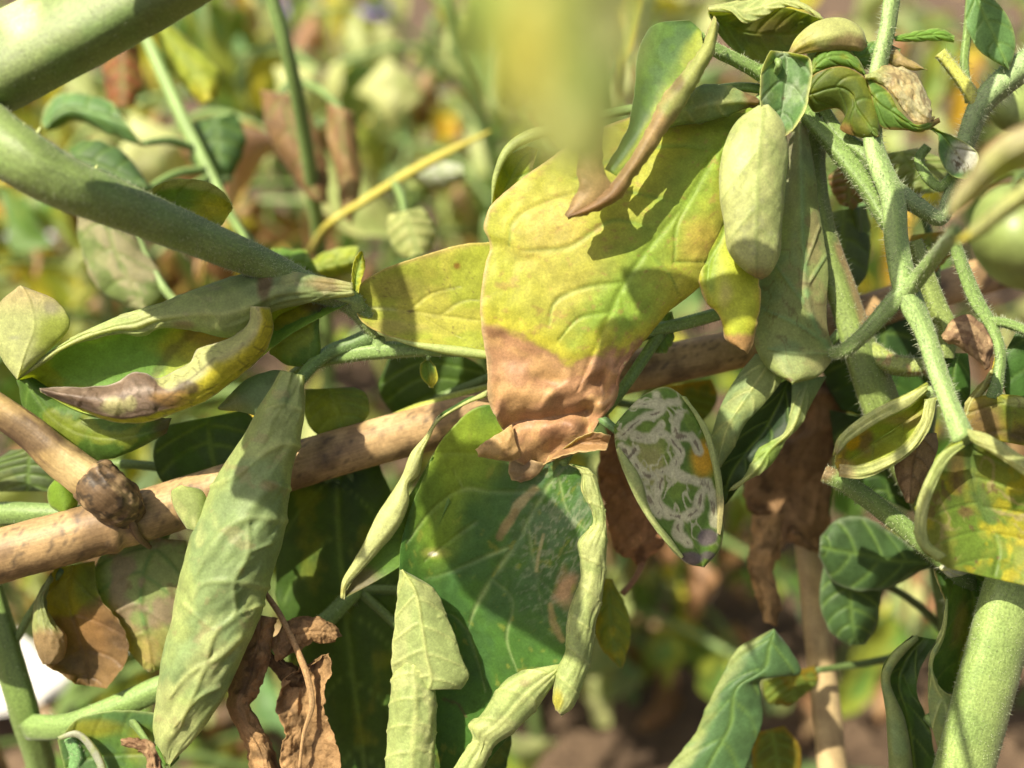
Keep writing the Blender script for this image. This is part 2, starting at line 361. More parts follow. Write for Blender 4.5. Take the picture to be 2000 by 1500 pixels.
def PXW(p):                                              # metres -> pixel + depth, for stems that run down to the ground
    v = A(p)-CAM; z = v@FW; k = PX*z/DF
    return (1000+(v@RI)/k, 750-(v@UP)/k, (z-DF)/PX)
def gpx(x, y, z, r): p = PXW((x, y, z)); return (*p, r)
VL = (LOY*1.05, .55)                                     # veins on a pale underside
VU = (A([.16, .27, .06]), .6)                            # veins on a green upper side
def with_(q, **k):
    for a, b in k.items(): setattr(q, a, b)
    return q

# ------------------------------------------------------------------ ground
def ground():
    m, t, N, Lk = nodes('dry_garden_soil'); out = N('OutputMaterial'); tc = N('TexCoord')
    n1 = N('TexNoise', i_Scale=14., i_Detail=8., i_Roughness=.65); n2 = N('TexNoise', i_Scale=190., i_Detail=5.)
    for n in (n1, n2): Lk(tc.outputs['Object'], n.inputs['Vector'])
    r = ramp(N, [(.3, (.02, .012, .007)), (.48, (.065, .040, .022)), (.62, (.15, .10, .06)), (.8, (.30, .22, .15))])
    ad = N('Math', operation='MULTIPLY_ADD'); ad.inputs[1].default_value = .45; Lk(n2.outputs['Fac'], ad.inputs[0])
    hm = N('Math', operation='MULTIPLY'); hm.inputs[1].default_value = .6; Lk(n1.outputs['Fac'], hm.inputs[0]); Lk(hm.outputs[0], ad.inputs[2])
    Lk(ad.outputs[0], r.inputs[0]); bs = N('BsdfPrincipled', i_Roughness=.9); Lk(r.outputs[0], bs.inputs['Base Color'])
    bp = N('Bump', i_Strength=1., i_Distance=.01); Lk(ad.outputs[0], bp.inputs['Height']); Lk(bp.outputs[0], bs.inputs['Normal'])
    Lk(bs.outputs[0], out.inputs['Surface'])
    g = np.concatenate([[-60, -20, -6], np.linspace(-2.4, 2.4, 61), [6, 20, 60]]); X, Y = np.meshgrid(g, g+1.2)
    Z = np.where((np.abs(X) < 2.5) & (np.abs(Y-1.2) < 2.5), (fbm(X*100+500, Y*100+500, 22., 5)-.5)*.05, 0)
    n = len(g); I = np.arange(n*n).reshape(n, n)
    o = mesh('ground', np.stack([X, Y, Z], -1).reshape(-1, 3), np.stack([I[:-1, :-1], I[:-1, 1:], I[1:, 1:], I[1:, :-1]], -1).reshape(-1, 4), m)
    o['kind'] = 'structure'
ground()

# ------------------------------------------------------------------ bamboo pole with its broken side shoot, node and tie
pole = thing('bamboo_pole', 'mottled tan bamboo pole running slantwise behind the rolled leaves', 'pole', W(A([-260, 1165, 40])))
WOOD = A([0.36, 0.242, 0.111])
stain = [(A([0.16, 0.102, 0.0481]), nz(55, .50, .72, .85, 31)), (A([0.5, 0.359, 0.178]), nz(90, .55, .75, .8, 37)), (A([0.08, 0.0582, 0.037]), nz(9, .66, .74, .7, 41))]
tube('cane', pole, [(-260, 1165, 40, 52), (0, 1086, 60, 54), (180, 1036, 80, 52), (360, 982, 110, 50), (600, 902, 150, 46), (900, 818, 190, 45), (1250, 722, 250, 41), (1450, 680, 290, 38), (1900, 545, 420, 36), (2200, 455, 520, 34)],
     WOOD, M_WOOD, ring=40, n=260, ridge=0, noise=.03, seed=3, nodes_=[(.205, .13, .006), (.212, -.05, .004)], patch=stain)
tube('node_ring', pole, [(262, 955, 40, 7), (255, 985, 26, 8), (258, 1020, 30, 9), (272, 1050, 55, 7), (292, 1068, 90, 5)], A([0.13, 0.0873, 0.0444]), M_WOOD, ring=12, n=40, noise=.4, seed=5)
sh = tube('side_shoot', pole, [(-90, 745, -10, 33), (-10, 796, 0, 32), (60, 845, 5, 34), (120, 898, 8, 38), (190, 948, 12, 42)], A([0.33, 0.233, 0.0962]), M_WOOD, ring=32, n=90, ridge=0, noise=.05, seed=8,
          patch=[(A([0.1, 0.063, 0.0333]), lambda q: sm(.5, .75, fbm(q.a*1.0, q.b*.12, 20., 9))), (A([0.09, 0.0582, 0.0333]), el(60, 850, 60, 40, .5, .6, .8)), (A([0.46, 0.349, 0.163]), el(150, 915, 60, 40, .5, .5, .7))], label='streaked brown broken side shoot')
kn = tube('node_knot', pole, [(170, 926, 2, 36), (178, 934, 0, 47), (190, 946, -2, 50), (206, 960, 0, 50), (222, 974, 14, 49), (236, 986, 34, 46), (250, 998, 58, 38)], A([0.12, 0.0776, 0.0385]), M_WOOD, ring=72, n=90, ridge=.02, noise=.24, seed=12,
          patch=[(A([0.035, 0.0252, 0.0148]), nz(12, .48, .6, .9, 3)), (A([0.32, 0.223, 0.111]), nz(16, .58, .68, .8, 8))], label='dark rough node collar')
for i, (x, y, d, r) in enumerate([(-262, 1160, 40, 46), (2190, 458, 520, 33)]):
    b = W(A([x, y, d])); b2 = b.copy(); b2[2] = -.05; top = b.copy(); top[2] += .05
    st = thing('bamboo_stake', ['upright tan bamboo stake carrying the low end of the slanting pole', 'upright tan bamboo stake carrying the far high end of the slanting pole'][i], 'stake', A([b[0], b[1], 0.]))
    p0 = PXW(b2 + A([0, .012, 0])); p1 = PXW(top + A([0, .012, 0]))
    tube('cane', st, [(*p0, r*.7), (*p1, r)], WOOD, M_WOOD, ring=20, n=40, ridge=0, noise=.04, seed=20+i, patch=stain)

cane = thing('thin_cane', 'thin straight pale cane standing below the brown shrivelled leaf', 'cane', A([0, 0, 0]))
pa = A([1565, 940, 520]); pb = A([1632, 1560, 560]); wb = W(pb); wa = W(pa); dr = (wb-wa)/np.linalg.norm(wb-wa); ge = wb + dr*((wb[2]+.02)/-dr[2])
cane.location = (ge[0], ge[1], 0); BASE[cane] = A([ge[0], ge[1], 0])
tube('shaft', cane, [(1548, 780, 515, 26), (*pa, 27), (1598, 1230, 540, 28), (*pb, 30), (*PXW(ge), 30)], A([0.48, 0.369, 0.192]), M_WOOD, ring=24, n=120, ridge=0, noise=.06, seed=33, patch=[(A([0.25, 0.175, 0.0888]), nz(60, .55, .75, .6, 4))])

# ------------------------------------------------------------------ plant on the left: thick forked stem in front
LP = thing('tomato_plant', 'tomato plant with thick pale forked stem and yellow curled leaf', 'plant', (-.16, .10, 0))
tube('stem', LP, [gpx(-.16, .10, -.02, 75), (-1000, 1000, 0, 80), (-640, 540, -60, 86), (-320, 295, -80, 92), (-130, 190, -110, 96), (0, 122, -125, 95), (200, 18, -140, 92), (420, -105, -150, 88), (700, -260, -160, 80)],
     A([.16, .215, .07]), ring=60, n=220, ridge=.02, noise=.03, seed=4, hairs=9000, hlen=9, hw=.45, patch=[(A([.50, .52, .25]), el(30, 20, 40, 45, .5, .4, .9)), (A([.13, .21, .06]), nz(70, .5, .75, .7, 3))])  # pale patch at the upper left is a painted highlight
tube('branch', LP, [(-90, 210, -130, 66), (10, 288, -215, 60), (110, 350, -205, 54), (250, 408, -150, 46), (400, 470, -70, 38), (520, 520, 10, 32), (600, 560, 50, 28), (680, 590, 66, 22), (740, 650, 90, 20)],
     A([.17, .24, .07]), ring=50, n=220, ridge=.02, noise=.03, seed=6, hairs=9000, hlen=8, hw=.45, patch=[(A([.14, .22, .06]), nz(60, .5, .75, .6, 5))])
for x, y, d, sx, sy in [(184, 338, -180, 6, -16), (72, 262, -215, 8, -14), (50, 252, -220, -3, -12), (352, 426, -100, 0, -12), (195, 425, -180, -8, 9)]:
    tube('prickle', LP, [(x, y+6, d, 6), (x+sx*.3, y+sy*.3, d-4, 4.5), (x+sx, y+sy, d-6, 1.2)], A([.42, .48, .18]), ring=8, n=10, seed=2)
# curled yellow leaf
tan_e = (PNK, edge(7, .7)); 
top = roll([(688, 552), (600, 534), (520, 527), (430, 547), (330, 585), (220, 622), (130, 666), (70, 706), (32, 738)],
           [(692, 578), (595, 592), (525, 613), (490, 645), (445, 660), (385, 646), (350, 642), (308, 642), (273, 656), (238, 652), (175, 663), (122, 684), (70, 719), (34, 741)], d=18, a0=-22, a1=182, n=(50, 150), k=.8, wav=5, seed=3)
top.lo = [LO*1.03, (LOG*.8, el(560, 545, 110, 50, .5, .4, .7)), (A([0.2, 0.126, 0.0666]), el(516, 563, 15, 34, .4, .5, .85)), (A([0.36, 0.252, 0.126]), el(640, 556, 48, 14, .5, .5, .75)), (A([0.34, 0.233, 0.133]), el(355, 634, 22, 9, .5, .4, .7)), (LOY, nz(60, .5, .7, .6, 9)), (A([.40, .38, .22]), nz(26, .62, .74, .5, 14))]  # grey green near the base paints in the roll's shade
inner = blade([(688, 556, 22), (600, 540, 22), (520, 533, 22), (430, 553, 22), (330, 590, 22), (220, 627, 22), (130, 670, 22), (70, 709, 24), (34, 739, 26)], [(690, 590), (560, 660), (490, 715), (400, 772), (300, 810), (180, 812), (40, 745)], d=40, cup=48, n=(80, 110), wav=0, seed=5)
inner.own = [([(690, 580), (560, 640), (440, 700), (300, 735), (150, 740), (40, 742)], 6)]; inner.own = []
inner.up = [UPM*1.7, (UPYG*1.2, nz(70, .45, .62, .9, 5)), (UPY*.8, el(390, 672, 85, 40, .5, .4, .9)), (A([.36, .20, .03]), el(420, 650, 60, 24, .5, .6, .7)), (DKB, ln([(385, 640), (330, 690), (300, 735)], 9, .55, 6))]  # inside brightened and yellowed to paint in light glowing through the leaf
low = blade([(488, 598), (486, 630), (466, 650), (420, 671), (382, 685), (371, 707), (340, 725), (305, 739), (283, 728), (258, 727), (228, 746), (175, 755), (122, 756), (77, 756)],
            [(526, 600), (534, 637), (520, 683), (490, 718), (455, 746), (413, 777), (367, 798), (315, 816), (259, 827), (196, 817), (157, 799), (105, 778), (79, 764)], face='lo', d=-25, cup=-34, n=(50, 150), wav=4, seed=8)
low.lo = [A([.42, .40, .17]), (UPY*1.15, ss(.42, .62, .95, .12)), (A([.50, .52, .22]), lambda q: (1-sm(.30, .42, q.s))*(1-sm(.5, .6, q.t))*.8),
          (A([.125, .085, .055]), lambda q: sm(.47, .53, q.t+(fbm(q.a, q.b, 45., 3)-.5)*.16)*(1-sm(.84, .90, q.s+(fbm(q.a, q.b, 30., 5)-.5)*.1)), .3), (A([.20, .145, .10]), lambda q: sm(.55, .63, q.t)*sm(.45, .62, fbm(q.a, q.b, 40., 6))*(1-sm(.8, .9, q.s)), .3),
          (A([.48, .44, .22]), el(225, 795, 30, 20, .25, .5, .9)), (A([.48, .44, .22]), el(254, 788, 14, 17, .25, .5, .9)), (DKB*.7, el(372, 757, 24, 14, .4, .7, .9), .1), (A([.42, .24, .08]), el(340, 780, 40, 12, .5, .6, .7)), (DKB, lambda q: .6*np.exp(-(pdist(q.x, q.y, [(420, 700), (350, 760), (300, 800)])/2.2)**2)), (DKB, mines(24, .035, .55, 17)), (A([.62, .55, .45]), edge(5, .5))]
low.own = dict(n=7, slant=-.08, mid=.85, w=3)
low3 = blade([(34, 742), (44, 790), (70, 850), (130, 892), (200, 898), (262, 880), (325, 846)], [(62, 738), (120, 772), (200, 805), (280, 815), (335, 818)], d=55, cup=-18, n=(40, 70), wav=6, seed=2)
low3.up = [UPM*.8, (UPYG*.7, nz(50, .55, .7, .8, 5)), (DKB, el(325, 830, 22, 22, .5, .4, .8))]
wing = blade([(33, 741), (2, 700), (-12, 640), (2, 588), (36, 559)], [(34, 741), (92, 690), (138, 632), (112, 588), (40, 558)], face='lo', d=8, cup=-16, n=(50, 70), wav=4, seed=6)
wing.lo = [LOY*.95, (UPYG*1.1, el(115, 648, 55, 42, .6, .5, .85)), (PNK*1.05, lambda q: (1-sm(570, 625, q.y))*.7), (A([.28, .24, .20]), el(100, 603, 18, 12, .5, .5, .6)), (A([.32, .33, .2]), el(30, 660, 12, 4, .5, .4, .7))]
wing.own = [([(0, 0), (6, 200)], 3)]
lobe = blade([(694, 562), (640, 580), (610, 584), (577, 602), (539, 624), (530, 660)], [(664, 592), (618, 612), (622, 650), (624, 692), (600, 712), (558, 712), (526, 690)], d=70, cup=-10, n=(40, 60), wav=6, seed=9)
lobe.up = [UPM, (UPY*1.05, ss(.38, .12, .95, .1)), (UPYG*.9, nz(60, .5, .7, .6, 5)), (BRN*.7, el(618, 600, 30, 10, .5, .6, .6))]
tipf = blade([(688, 562), (688, 530), (694, 505), (705, 490)], [(696, 590), (706, 545), (713, 520), (707, 491)], d=40, n=(20, 40), cup=8)
tipf.up = [UPYG*1.1, (UPY, edge(12, .5))]
leaf('leaf', LP, [top, inner, low, low3, wing, lobe, tipf], [UPM], [LO], VU, VL, dict(n=6, slant=.1, w=3.2), bull=2.0, vdep=1.6, seed=40, label='large curled leaf with yellow and charred brown margin', alpha=1.)
# rolled pale leaf hanging over the pole
main = roll([(548, 722), (508, 786), (472, 850), (428, 920), (398, 985), (372, 1050), (350, 1130), (335, 1210), (315, 1300), (303, 1380), (300, 1440), (324, 1495)],
            [(592, 733), (593, 800), (583, 870), (566, 950), (554, 1050), (531, 1130), (501, 1220), (466, 1300), (421, 1390), (376, 1450), (330, 1497)], d=-5, a0=-70, a1=245, n=(110, 210), k=.85, wav=10, wsc=60, seed=4)
main.own = []
mainpx = [([(590, 874), (560, 866), (530, 876), (480, 916), (440, 940), (400, 955)], 7), ([(566, 956), (520, 940), (490, 918)], 4), ([(556, 1017), (490, 1012), (448, 1028), (413, 1066), (386, 1120)], 7), ([(526, 1148), (455, 1136), (392, 1144), (376, 1172)], 6),
          ([(483, 1015), (484, 1080), (455, 1140), (458, 1202), (420, 1235), (400, 1300), (350, 1420)], 5), ([(470, 1245), (427, 1283), (367, 1318), (332, 1362)], 6), ([(430, 1340), (390, 1360), (340, 1420)], 4), ([(360, 1180), (420, 1236)], 4), ([(530, 1060), (484, 1080)], 3.5), ([(515, 1180), (458, 1202)], 3.5), ([(585, 800), (550, 790), (520, 800)], 5)]
main.lo = [LO*.98, (LOG*.95, nz(120, .45, .65, .6, 5)), (LOY*.97, nz(75, .54, .7, .6, 11)), (PNK*.9, el(525, 948, 14, 9, .5, .6, .55)), (LOY, tt(.78, 1., .6)), (PNK*.8, nz(24, .66, .74, .35, 18))]
upr = blade([(592, 738), (540, 722), (480, 742), (424, 795)], [(594, 800), (540, 822), (480, 808), (428, 802)], face='lo', d=25, cup=-14, n=(50, 50), wav=3, seed=3)
upr.lo = [LOG*.85, (A([.26, .24, .10]), el(450, 790, 40, 25, .6, .4, .7)), (PNK*.6, el(575, 745, 30, 20, .5, .5, .6))]  # folded top coloured greyer to paint in its shade
sml = blade([(352, 946), (334, 958), (338, 990), (364, 1034)], [(360, 948), (394, 958), (408, 990), (400, 1040)], face='lo', d=0, cup=-20, n=(36, 40))
sml.lo = [LO*.95, (LOY, nz(40, .45, .6, .6, 4))]
leaf('leaf', LP, [main, upr, sml], [UPM], [LO], VU, (LOY*1.05, .35), None, px=mainpx, bull=2.4, vdep=4.0, seed=60, label='long pale leaf rolled into a tube over the pole')
tube('petiole', LP, [(740, 650, 90, 18), (690, 672, 100, 16), (640, 690, 90, 14), (590, 738, 40, 12), (570, 775, 25, 8)], STD, n=40, seed=3, hairs=200, hlen=8)
tube('petiole', LP, [(700, 600, 62, 16), (693, 585, 45, 14), (670, 578, 35, 12), (640, 575, 30, 8)], STP, n=30, seed=4, hairs=120, hlen=8)
# leaf above the branch, the glow of its tip painted in yellow
q = blade([(286, 395), (300, 368), (340, 350), (375, 352), (405, 355), (440, 380), (454, 405)], [(300, 400), (340, 430), (390, 446), (430, 440), (455, 408)], d=60, cup=25, n=(50, 60), wav=6, seed=3)
q.up = [UPM*1.5, (UPY*1.1, el(420, 405, 45, 30, .6, .4, .8)), (LOY, lambda q: ss(.25, .08, .9)(q))]
leaf('leaf', LP, [q], [UPM], [LO], VU, VL, dict(n=4, w=3), seed=75, label='small green leaf with glowing yellow tip above branch')
tube('petiole', LP, [(300, 400, 62, 6), (290, 412, 20, 7), (296, 425, -120, 9)], STM, n=24, seed=4)
# ------------------------------------------------------------------ plant on the right: hairy stalks, most of the leaves in focus
RP = thing('tomato_plant', 'tomato plant with hairy branching stalks and brown-tipped yellow leaf', 'plant', (.10, .27, 0))
def st(path, c=STM, **k):
    k.setdefault('hairs', 700); k.setdefault('hlen', 11); k.setdefault('ring', 22); k.setdefault('n', 80); k.setdefault('seed', len(path)*7+int(path[0][0]) % 31)
    nm = k.pop('name', 'stalk'); return tube(nm, RP, path, c, **k)
st([gpx(.10, .27, -.02, 36), (1860, 1620, 360, 36), (1890, 1250, 330, 37), (1840, 1030, 260, 38), (1745, 860, 180, 38), (1706, 755, 150, 38), (1675, 670, 150, 34), (1640, 560, 150, 29), (1603, 440, 150, 26), (1590, 330, 160, 22), (1600, 200, 150, 20), (1590, 60, 150, 18)], A([.16, .22, .06]), name='stem', n=160, ring=32, hairs=3000, hlen=12, patch=[(A([.30, .20, .09]), ln([(1640, 480), (1672, 560), (1695, 640)], 10, .75, 6))])
st([(1700, 690, 148, 26), (1735, 708, 130, 22), (1775, 716, 110, 19), (1822, 714, 95, 17)], A([.22, .27, .07]), hairs=400, patch=[(BRN, nz(16, .6, .7, .6, 4))])
st([(1785, 470, 85, 17), (1808, 540, 85, 20), (1830, 600, 85, 22), (1850, 640, 80, 20), (1846, 700, 80, 18)], A([.19, .25, .07]), hairs=500)
st([(1746, -40, 45, 17), (1732, 60, 45, 16), (1716, 130, 45, 17), (1706, 210, 40, 18), (1705, 280, 34, 20), (1722, 335, 25, 23), (1742, 385, 15, 24), (1750, 470, 8, 24), (1770, 568, 0, 26), (1806, 650, -12, 21), (1836, 740, -40, 20), (1858, 800, -80, 20), (1884, 862, -120, 24)], STP, hairs=2600, n=170, ring=26, hlen=12)
st([(1575, 225, 90, 16), (1610, 262, 80, 18), (1660, 320, 62, 21), (1705, 380, 45, 21), (1738, 440, 22, 18)], STM*.9, hairs=900)
st([(1588, 175, 100, 12), (1640, 262, 80, 15), (1690, 300, 55, 18), (1722, 335, 30, 20)], STM*.85, hairs=500)
st([(2040, 100, 70, 30), (1965, 155, 75, 27), (1915, 205, 80, 23), (1890, 265, 85, 20), (1868, 335, 90, 15), (1852, 390, 85, 14), (1838, 425, 70, 15), (1790, 400, 45, 18), (1735, 360, 25, 20)], A([.19, .27, .11]), hairs=1800, n=130, hlen=16)
st([(1912, 210, 78, 15), (1888, 170, 72, 14), (1862, 135, 68, 13), (1836, 103, 64, 13)], A([.40, .42, .09]), hairs=400)
st([(1872, 330, 90, 10), (1835, 365, 80, 10), (1795, 310, 80, 10), (1812, 285, 78, 9)], STM, hairs=200)
st([(1768, 566, -4, 20), (1725, 612, -2, 17), (1685, 655, 15, 15), (1645, 686, 55, 14), (1618, 690, 100, 11)], STP*.95, hairs=1000, hlen=11)
st([(1766, 576, -2, 18), (1808, 525, -60, 16), (1848, 475, -220, 14), (1868, 450, -520, 13)], STP, hairs=500)
st([(1862, 470, 75, 13), (1885, 535, 80, 14), (1908, 590, 80, 15), (1938, 640, 70, 12), (1954, 690, 60, 11), (1950, 735, 55, 12), (1940, 780, 50, 16)], STM, hairs=900)
st([(1930, 628, 72, 11), (1960, 630, 70, 10), (1985, 638, 68, 10), (2030, 660, 68, 10)], STM, hairs=300)
st([(1610, 925, 70, 17), (1640, 938, 66, 18), (1700, 978, 62, 19), (1780, 1042, 60, 19), (1845, 1098, 55, 18), (1905, 1150, 120, 18)], STM*.85, hairs=800, patch=[(DKB*2, el(1612, 905, 22, 40, .4, .5, .9))])
st([(1898, -30, 95, 10), (1890, 60, 95, 9), (1884, 130, 95, 9), (1895, 200, 90, 10)], STM, hairs=200)
st([(1375, 80, 10, 13), (1400, 98, 20, 14), (1440, 118, 40, 14), (1480, 140, 60, 15), (1540, 190, 90, 16), (1590, 230, 95, 16)], STM, hairs=500)
st([(575, 735, 150, 14), (620, 705, 120, 16), (680, 692, 105, 16), (740, 685, 95, 17), (830, 682, 92, 15), (945, 683, 95, 14), (1100, 670, 100, 13), (1300, 640, 110, 13), (1450, 600, 125, 13), (1600, 560, 145, 13)], STM*1.05, hairs=900, n=110)
st([(742, 684, 95, 17), (732, 650, 90, 15), (715, 620, 85, 13), (700, 600, 70, 13)], STP, hairs=200)

# blurred leaf close to the lens
fg = blade([(1085, -330), (960, -220), (895, -60), (900, 40), (940, 130), (990, 205), (1030, 280), (1080, 335), (1140, 352)], [(1095, -330), (1200, -220), (1258, -60), (1246, 60), (1236, 150), (1228, 240), (1212, 300), (1180, 342), (1142, 354)], d=-1290, cup=-30, n=(70, 110), wav=25, wsc=160, seed=4)
fg.up = [A([.27, .32, .085]), (A([.40, .35, .05]), el(1030, 100, 55, 120, .7, .3, .8)), (A([.36, .36, .14]), el(1120, 250, 110, 80, .7, .3, .6)), (A([.15, .24, .06]), el(1165, 110, 36, 110, .7, .3, .8)), (A([.40, .40, .20]), el(1195, 40, 45, 90, .6, .3, .8)), (A([.16, .24, .05]), el(945, 20, 40, 90, .7, .3, .7))]
leaf('leaf', RP, [fg], [UPM], [LO], VU, VL, dict(n=6, w=6), seed=81, label='yellow green leaf tip hanging blurred close to the lens')
tube('petiole', RP, [(1090, -325, -1290, 18), (1085, -480, -1250, 20), (1200, -620, -1050, 24), (1400, -500, -700, 26), (1850, -420, -300, 24), (1900, -200, -40, 22), (1748, -50, 45, 18)], STM, n=60, seed=9)

# leaves and stalks added out of view around the lens to shade the middle
SV = SUN/np.linalg.norm(SUN)
def shade_leaf(pl, px_, py_, d_, rx, ry, t, to, seed, tilt=0.):
    z = DF+d_*PX; k = PX*z/DF; c = np.array([(px_-1000)*k, (750-py_)*k, z]) - A([SV[0], SV[1], SV[2]])*t
    e1 = A([1., 0, 0]) - SV*SV[0]; e1 /= np.linalg.norm(e1); e2 = np.cross(e1, SV); e2 *= np.sign(e2[1])
    ct, sn = math.cos(tilt), math.sin(tilt); e1, e2 = e1*ct+e2*sn, e2*ct-e1*sn
    def out(sd): 
        o = []
        for u in np.linspace(0, 1, 9):
            w_ = math.sin(math.pi*u**.8)**.75*(1+.12*math.sin(9*u+seed*sd)) if 0 < u < 1 else .01
            q = c + e2*ry*PX*(1-2*u) + e1*sd*rx*PX*w_; kk = PX*q[2]/DF; o.append((1000+q[0]/kk, 750-q[1]/kk, (q[2]-DF)/PX))
        return o
    a, b = out(-1), out(1); q = blade(a, b, n=(40, 50), cup=-40, wav=20, wsc=200, seed=seed)
    leaf('leaf', pl, [q], [UPM, (UPYG, nz(300, .5, .6, .7, 4))], [LO], VU, VL, dict(n=5, w=8), seed=seed, label='unseen leaf added above the lens to shade the plants below')
    b_ = A(a[0]); tube('petiole', pl, [(*b_, 30), (*(b_*.5+A(to)*.5+A([0, -40, 0])), 26), (*to, 24)], STM, n=24, ring=10)
shade_leaf(LP, 1010, 1085, 70, 125, 180, .185, (700, -262, -160), 901, .35)
shade_leaf(LP, 545, 800, -20, 105, 52, .125, (700, -262, -160), 904, 1.0)
shade_leaf(LP, 545, 935, -40, 88, 34, .125, (700, -262, -160), 905, .5)
shade_leaf(RP, 1318, 880, 20, 105, 190, .16, (1390, -505, -715), 902, -.2)
shade_leaf(RP, 1720, 1330, 100, 210, 150, .215, (1300, -570, -880), 903, .3)
# brown-tipped yellow leaf
BL = [(900, 622), (945, 640), (985, 652), (1030, 672), (1080, 702), (1120, 712), (1150, 705), (1200, 690), (1240, 682), (1300, 640), (1340, 600)]
D1 = blade([(1475, 205, 90), (1330, 215, 75), (1200, 240, 55), (1110, 284, 40), (1060, 322, 25), (1000, 364, 10), (952, 414, 0), (946, 446, -4), (956, 474, 0), (944, 540, -8), (938, 600, -12), (941, 645, -8), (951, 710, 0), (957, 785, 10), (982, 845, 25), (1003, 898, 45), (1035, 912, 55)],
           [(1480, 205, 85), (1480, 280, 70), (1462, 380, 50), (1425, 470, 35), (1388, 535, 25), (1345, 578, 10), (1300, 611, 0), (1262, 660, -5), (1212, 722, 0), (1203, 775, 10), (1168, 828, 25), (1150, 868, 45), (1055, 908, 58)],
           M=[(1478, 205, 80), (1410, 270, 30), (1340, 380, -8), (1270, 470, -22), (1220, 540, -25), (1180, 640, -18), (1140, 720, -8), (1090, 800, 5), (1060, 860, 30), (1045, 910, 55)], n=(150, 200), wav=4, wsc=45, seed=7)
D1.up = [A([.37, .39, .055]), (A([.42, .42, .075]), nz(90, .45, .7, .8, 3)), (A([0.44, 0.349, 0.104]), el(1070, 450, 75, 60, .6, .5, .62)), (A([.42, .34, .12]), el(1120, 560, 90, 60, .7, .5, .35)), (A([.20, .31, .045]), ln([(1478, 205), (1410, 280), (1330, 400), (1265, 485), (1215, 560), (1165, 680)], 50, .85, 22, .8)),
         (A([.20, .33, .04]), el(1230, 620, 75, 60, .7, .5, .7)), (A([.45, .33, .08]), el(1370, 470, 34, 40, .6, .5, .6)), (A([.46, .42, .04]), below([(p[0], p[1]-42) for p in BL], 25, 30, .75)), (A([.33, .17, .08]), nz(11, .68, .76, .45, 6)),
         (A([.36, .20, .10]), below(BL, 8, 24, 1., sc=30.), .4), (A([0.43, 0.262, 0.111]), lambda q: below(BL, 8, 24, 1., sc=30.)(q)*sm(.48, .66, fbm(q.a, q.b, 48., 12))*.85, .4), (A([.20, .10, .05]), lambda q: below(BL, 6, 20, 1., sc=30.)(q)*sm(.60, .72, fbm(q.a, q.b, 34., 19))*.7, .3), (A([.22, .12, .06]), lambda q: np.exp(-((q.y-np.interp(q.x, *A(BL).T)+(fbm(q.a, q.b, 30., 15)-.5)*48)/9)**2)*.5), (PNK, edge(6, .8))]
D1.crumple_map = True
D2 = blade([(1368, 440, 22), (1362, 530, 12), (1380, 592, 0), (1398, 606, 2), (1412, 635, 0), (1418, 662, 4), (1442, 674, 6)], [(1450, 400, 40), (1478, 500, 8), (1484, 590, -8), (1475, 640, -6), (1468, 672, 0), (1458, 690, 4)], n=(60, 80), cup=-14, wav=5, wsc=30, seed=3)
D2.up = [A([.34, .39, .04]), (A([.22, .33, .04]), ln([(1390, 500), (1382, 560)], 14, .8)), (A([.47, .40, .16]), el(1418, 570, 14, 26, .6, .5, .5)), (A([.48, .44, .05]), edge(22, .6)), (A([0.34, 0.194, 0.0814]), below([(1360, 690), (1405, 655), (1440, 648), (1480, 650)], 7, 12, .95), .5), (A([0.5, 0.349, 0.178]), edge(5, .8))]
flA = blade([(1000, 832, 30), (962, 858, 14), (928, 880, 6)], [(1016, 896, 40), (985, 896, 24), (934, 888, 8)], n=(30, 40), cup=-16, wav=4, seed=4)
flB = blade([(1110, 862, 20), (1150, 842, 4), (1195, 848, -6)], [(1060, 908, 40), (1120, 888, 8), (1184, 884, -4)], n=(36, 50), cup=22, wav=6, seed=5)
flC = blade([(1000, 890, 62), (995, 915, 64), (1000, 938, 66)], [(1066, 905, 62), (1050, 925, 64), (1015, 940, 66)], n=(24, 24), cup=-6)
for f, c in ((flA, A([0.45, 0.291, 0.133])), (flB, A([0.36, 0.213, 0.0999])), (flC, A([0.24, 0.165, 0.0888]))):
    f.up = [c, (A([.20, .11, .06]), nz(30, .55, .7, .6, 6)), (A([0.52, 0.369, 0.192]), edge(5, .7))]; f.own = []; f.crumple = 5
# crumple only the dead tip
P = D1.P; mk = sm(-10, 60, P[..., 1]-np.interp(P[..., 0], *A(BL).T)); f1 = np.abs(fbm(D1.a, D1.b, 80., 91, 2)-.5)*2
P[..., 2] += mk*((f1-.3)*36 + (fbm(D1.a, D1.b, 55., 92, 2)-.5)*30) + mk*26*np.exp(-(pdist(P[..., 0], P[..., 1], [(985, 835), (1030, 815), (1090, 815), (1150, 800)])/16)**2)
Dpx = [([(1478, 205), (1405, 290), (1340, 395), (1270, 480), (1218, 556), (1172, 660), (1130, 760)], 7), ([(1400, 292), (1300, 285), (1200, 310), (1120, 350)], 4.5), ([(1335, 400), (1200, 372), (1086, 388), (999, 438), (994, 482)], 4.5), ([(1290, 455), (1200, 430), (1110, 482), (1020, 490)], 4.5),
       ([(1225, 552), (1140, 562), (1082, 592), (1072, 632)], 4.5), ([(1190, 610), (1130, 622), (1090, 665)], 3.5), ([(1360, 370), (1322, 440), (1317, 512)], 4), ([(1410, 300), (1425, 400), (1410, 462), (1386, 510), (1380, 585)], 5.5), ([(1317, 512), (1386, 512)], 3.5), ([(1212, 575), (1228, 630), (1254, 668)], 4), ([(1262, 490), (1310, 540), (1330, 585)], 3.5)]
leaf('leaf', RP, [D1, D2, flA, flB, flC], [UPYG], [LOY], (A([.17, .27, .05]), .8), VL, [], px=Dpx, bull=3.2, vdep=3.2, seed=90, th=2.4, alpha=.8, label='broad yellow green leaf with crinkled brown dead tip')
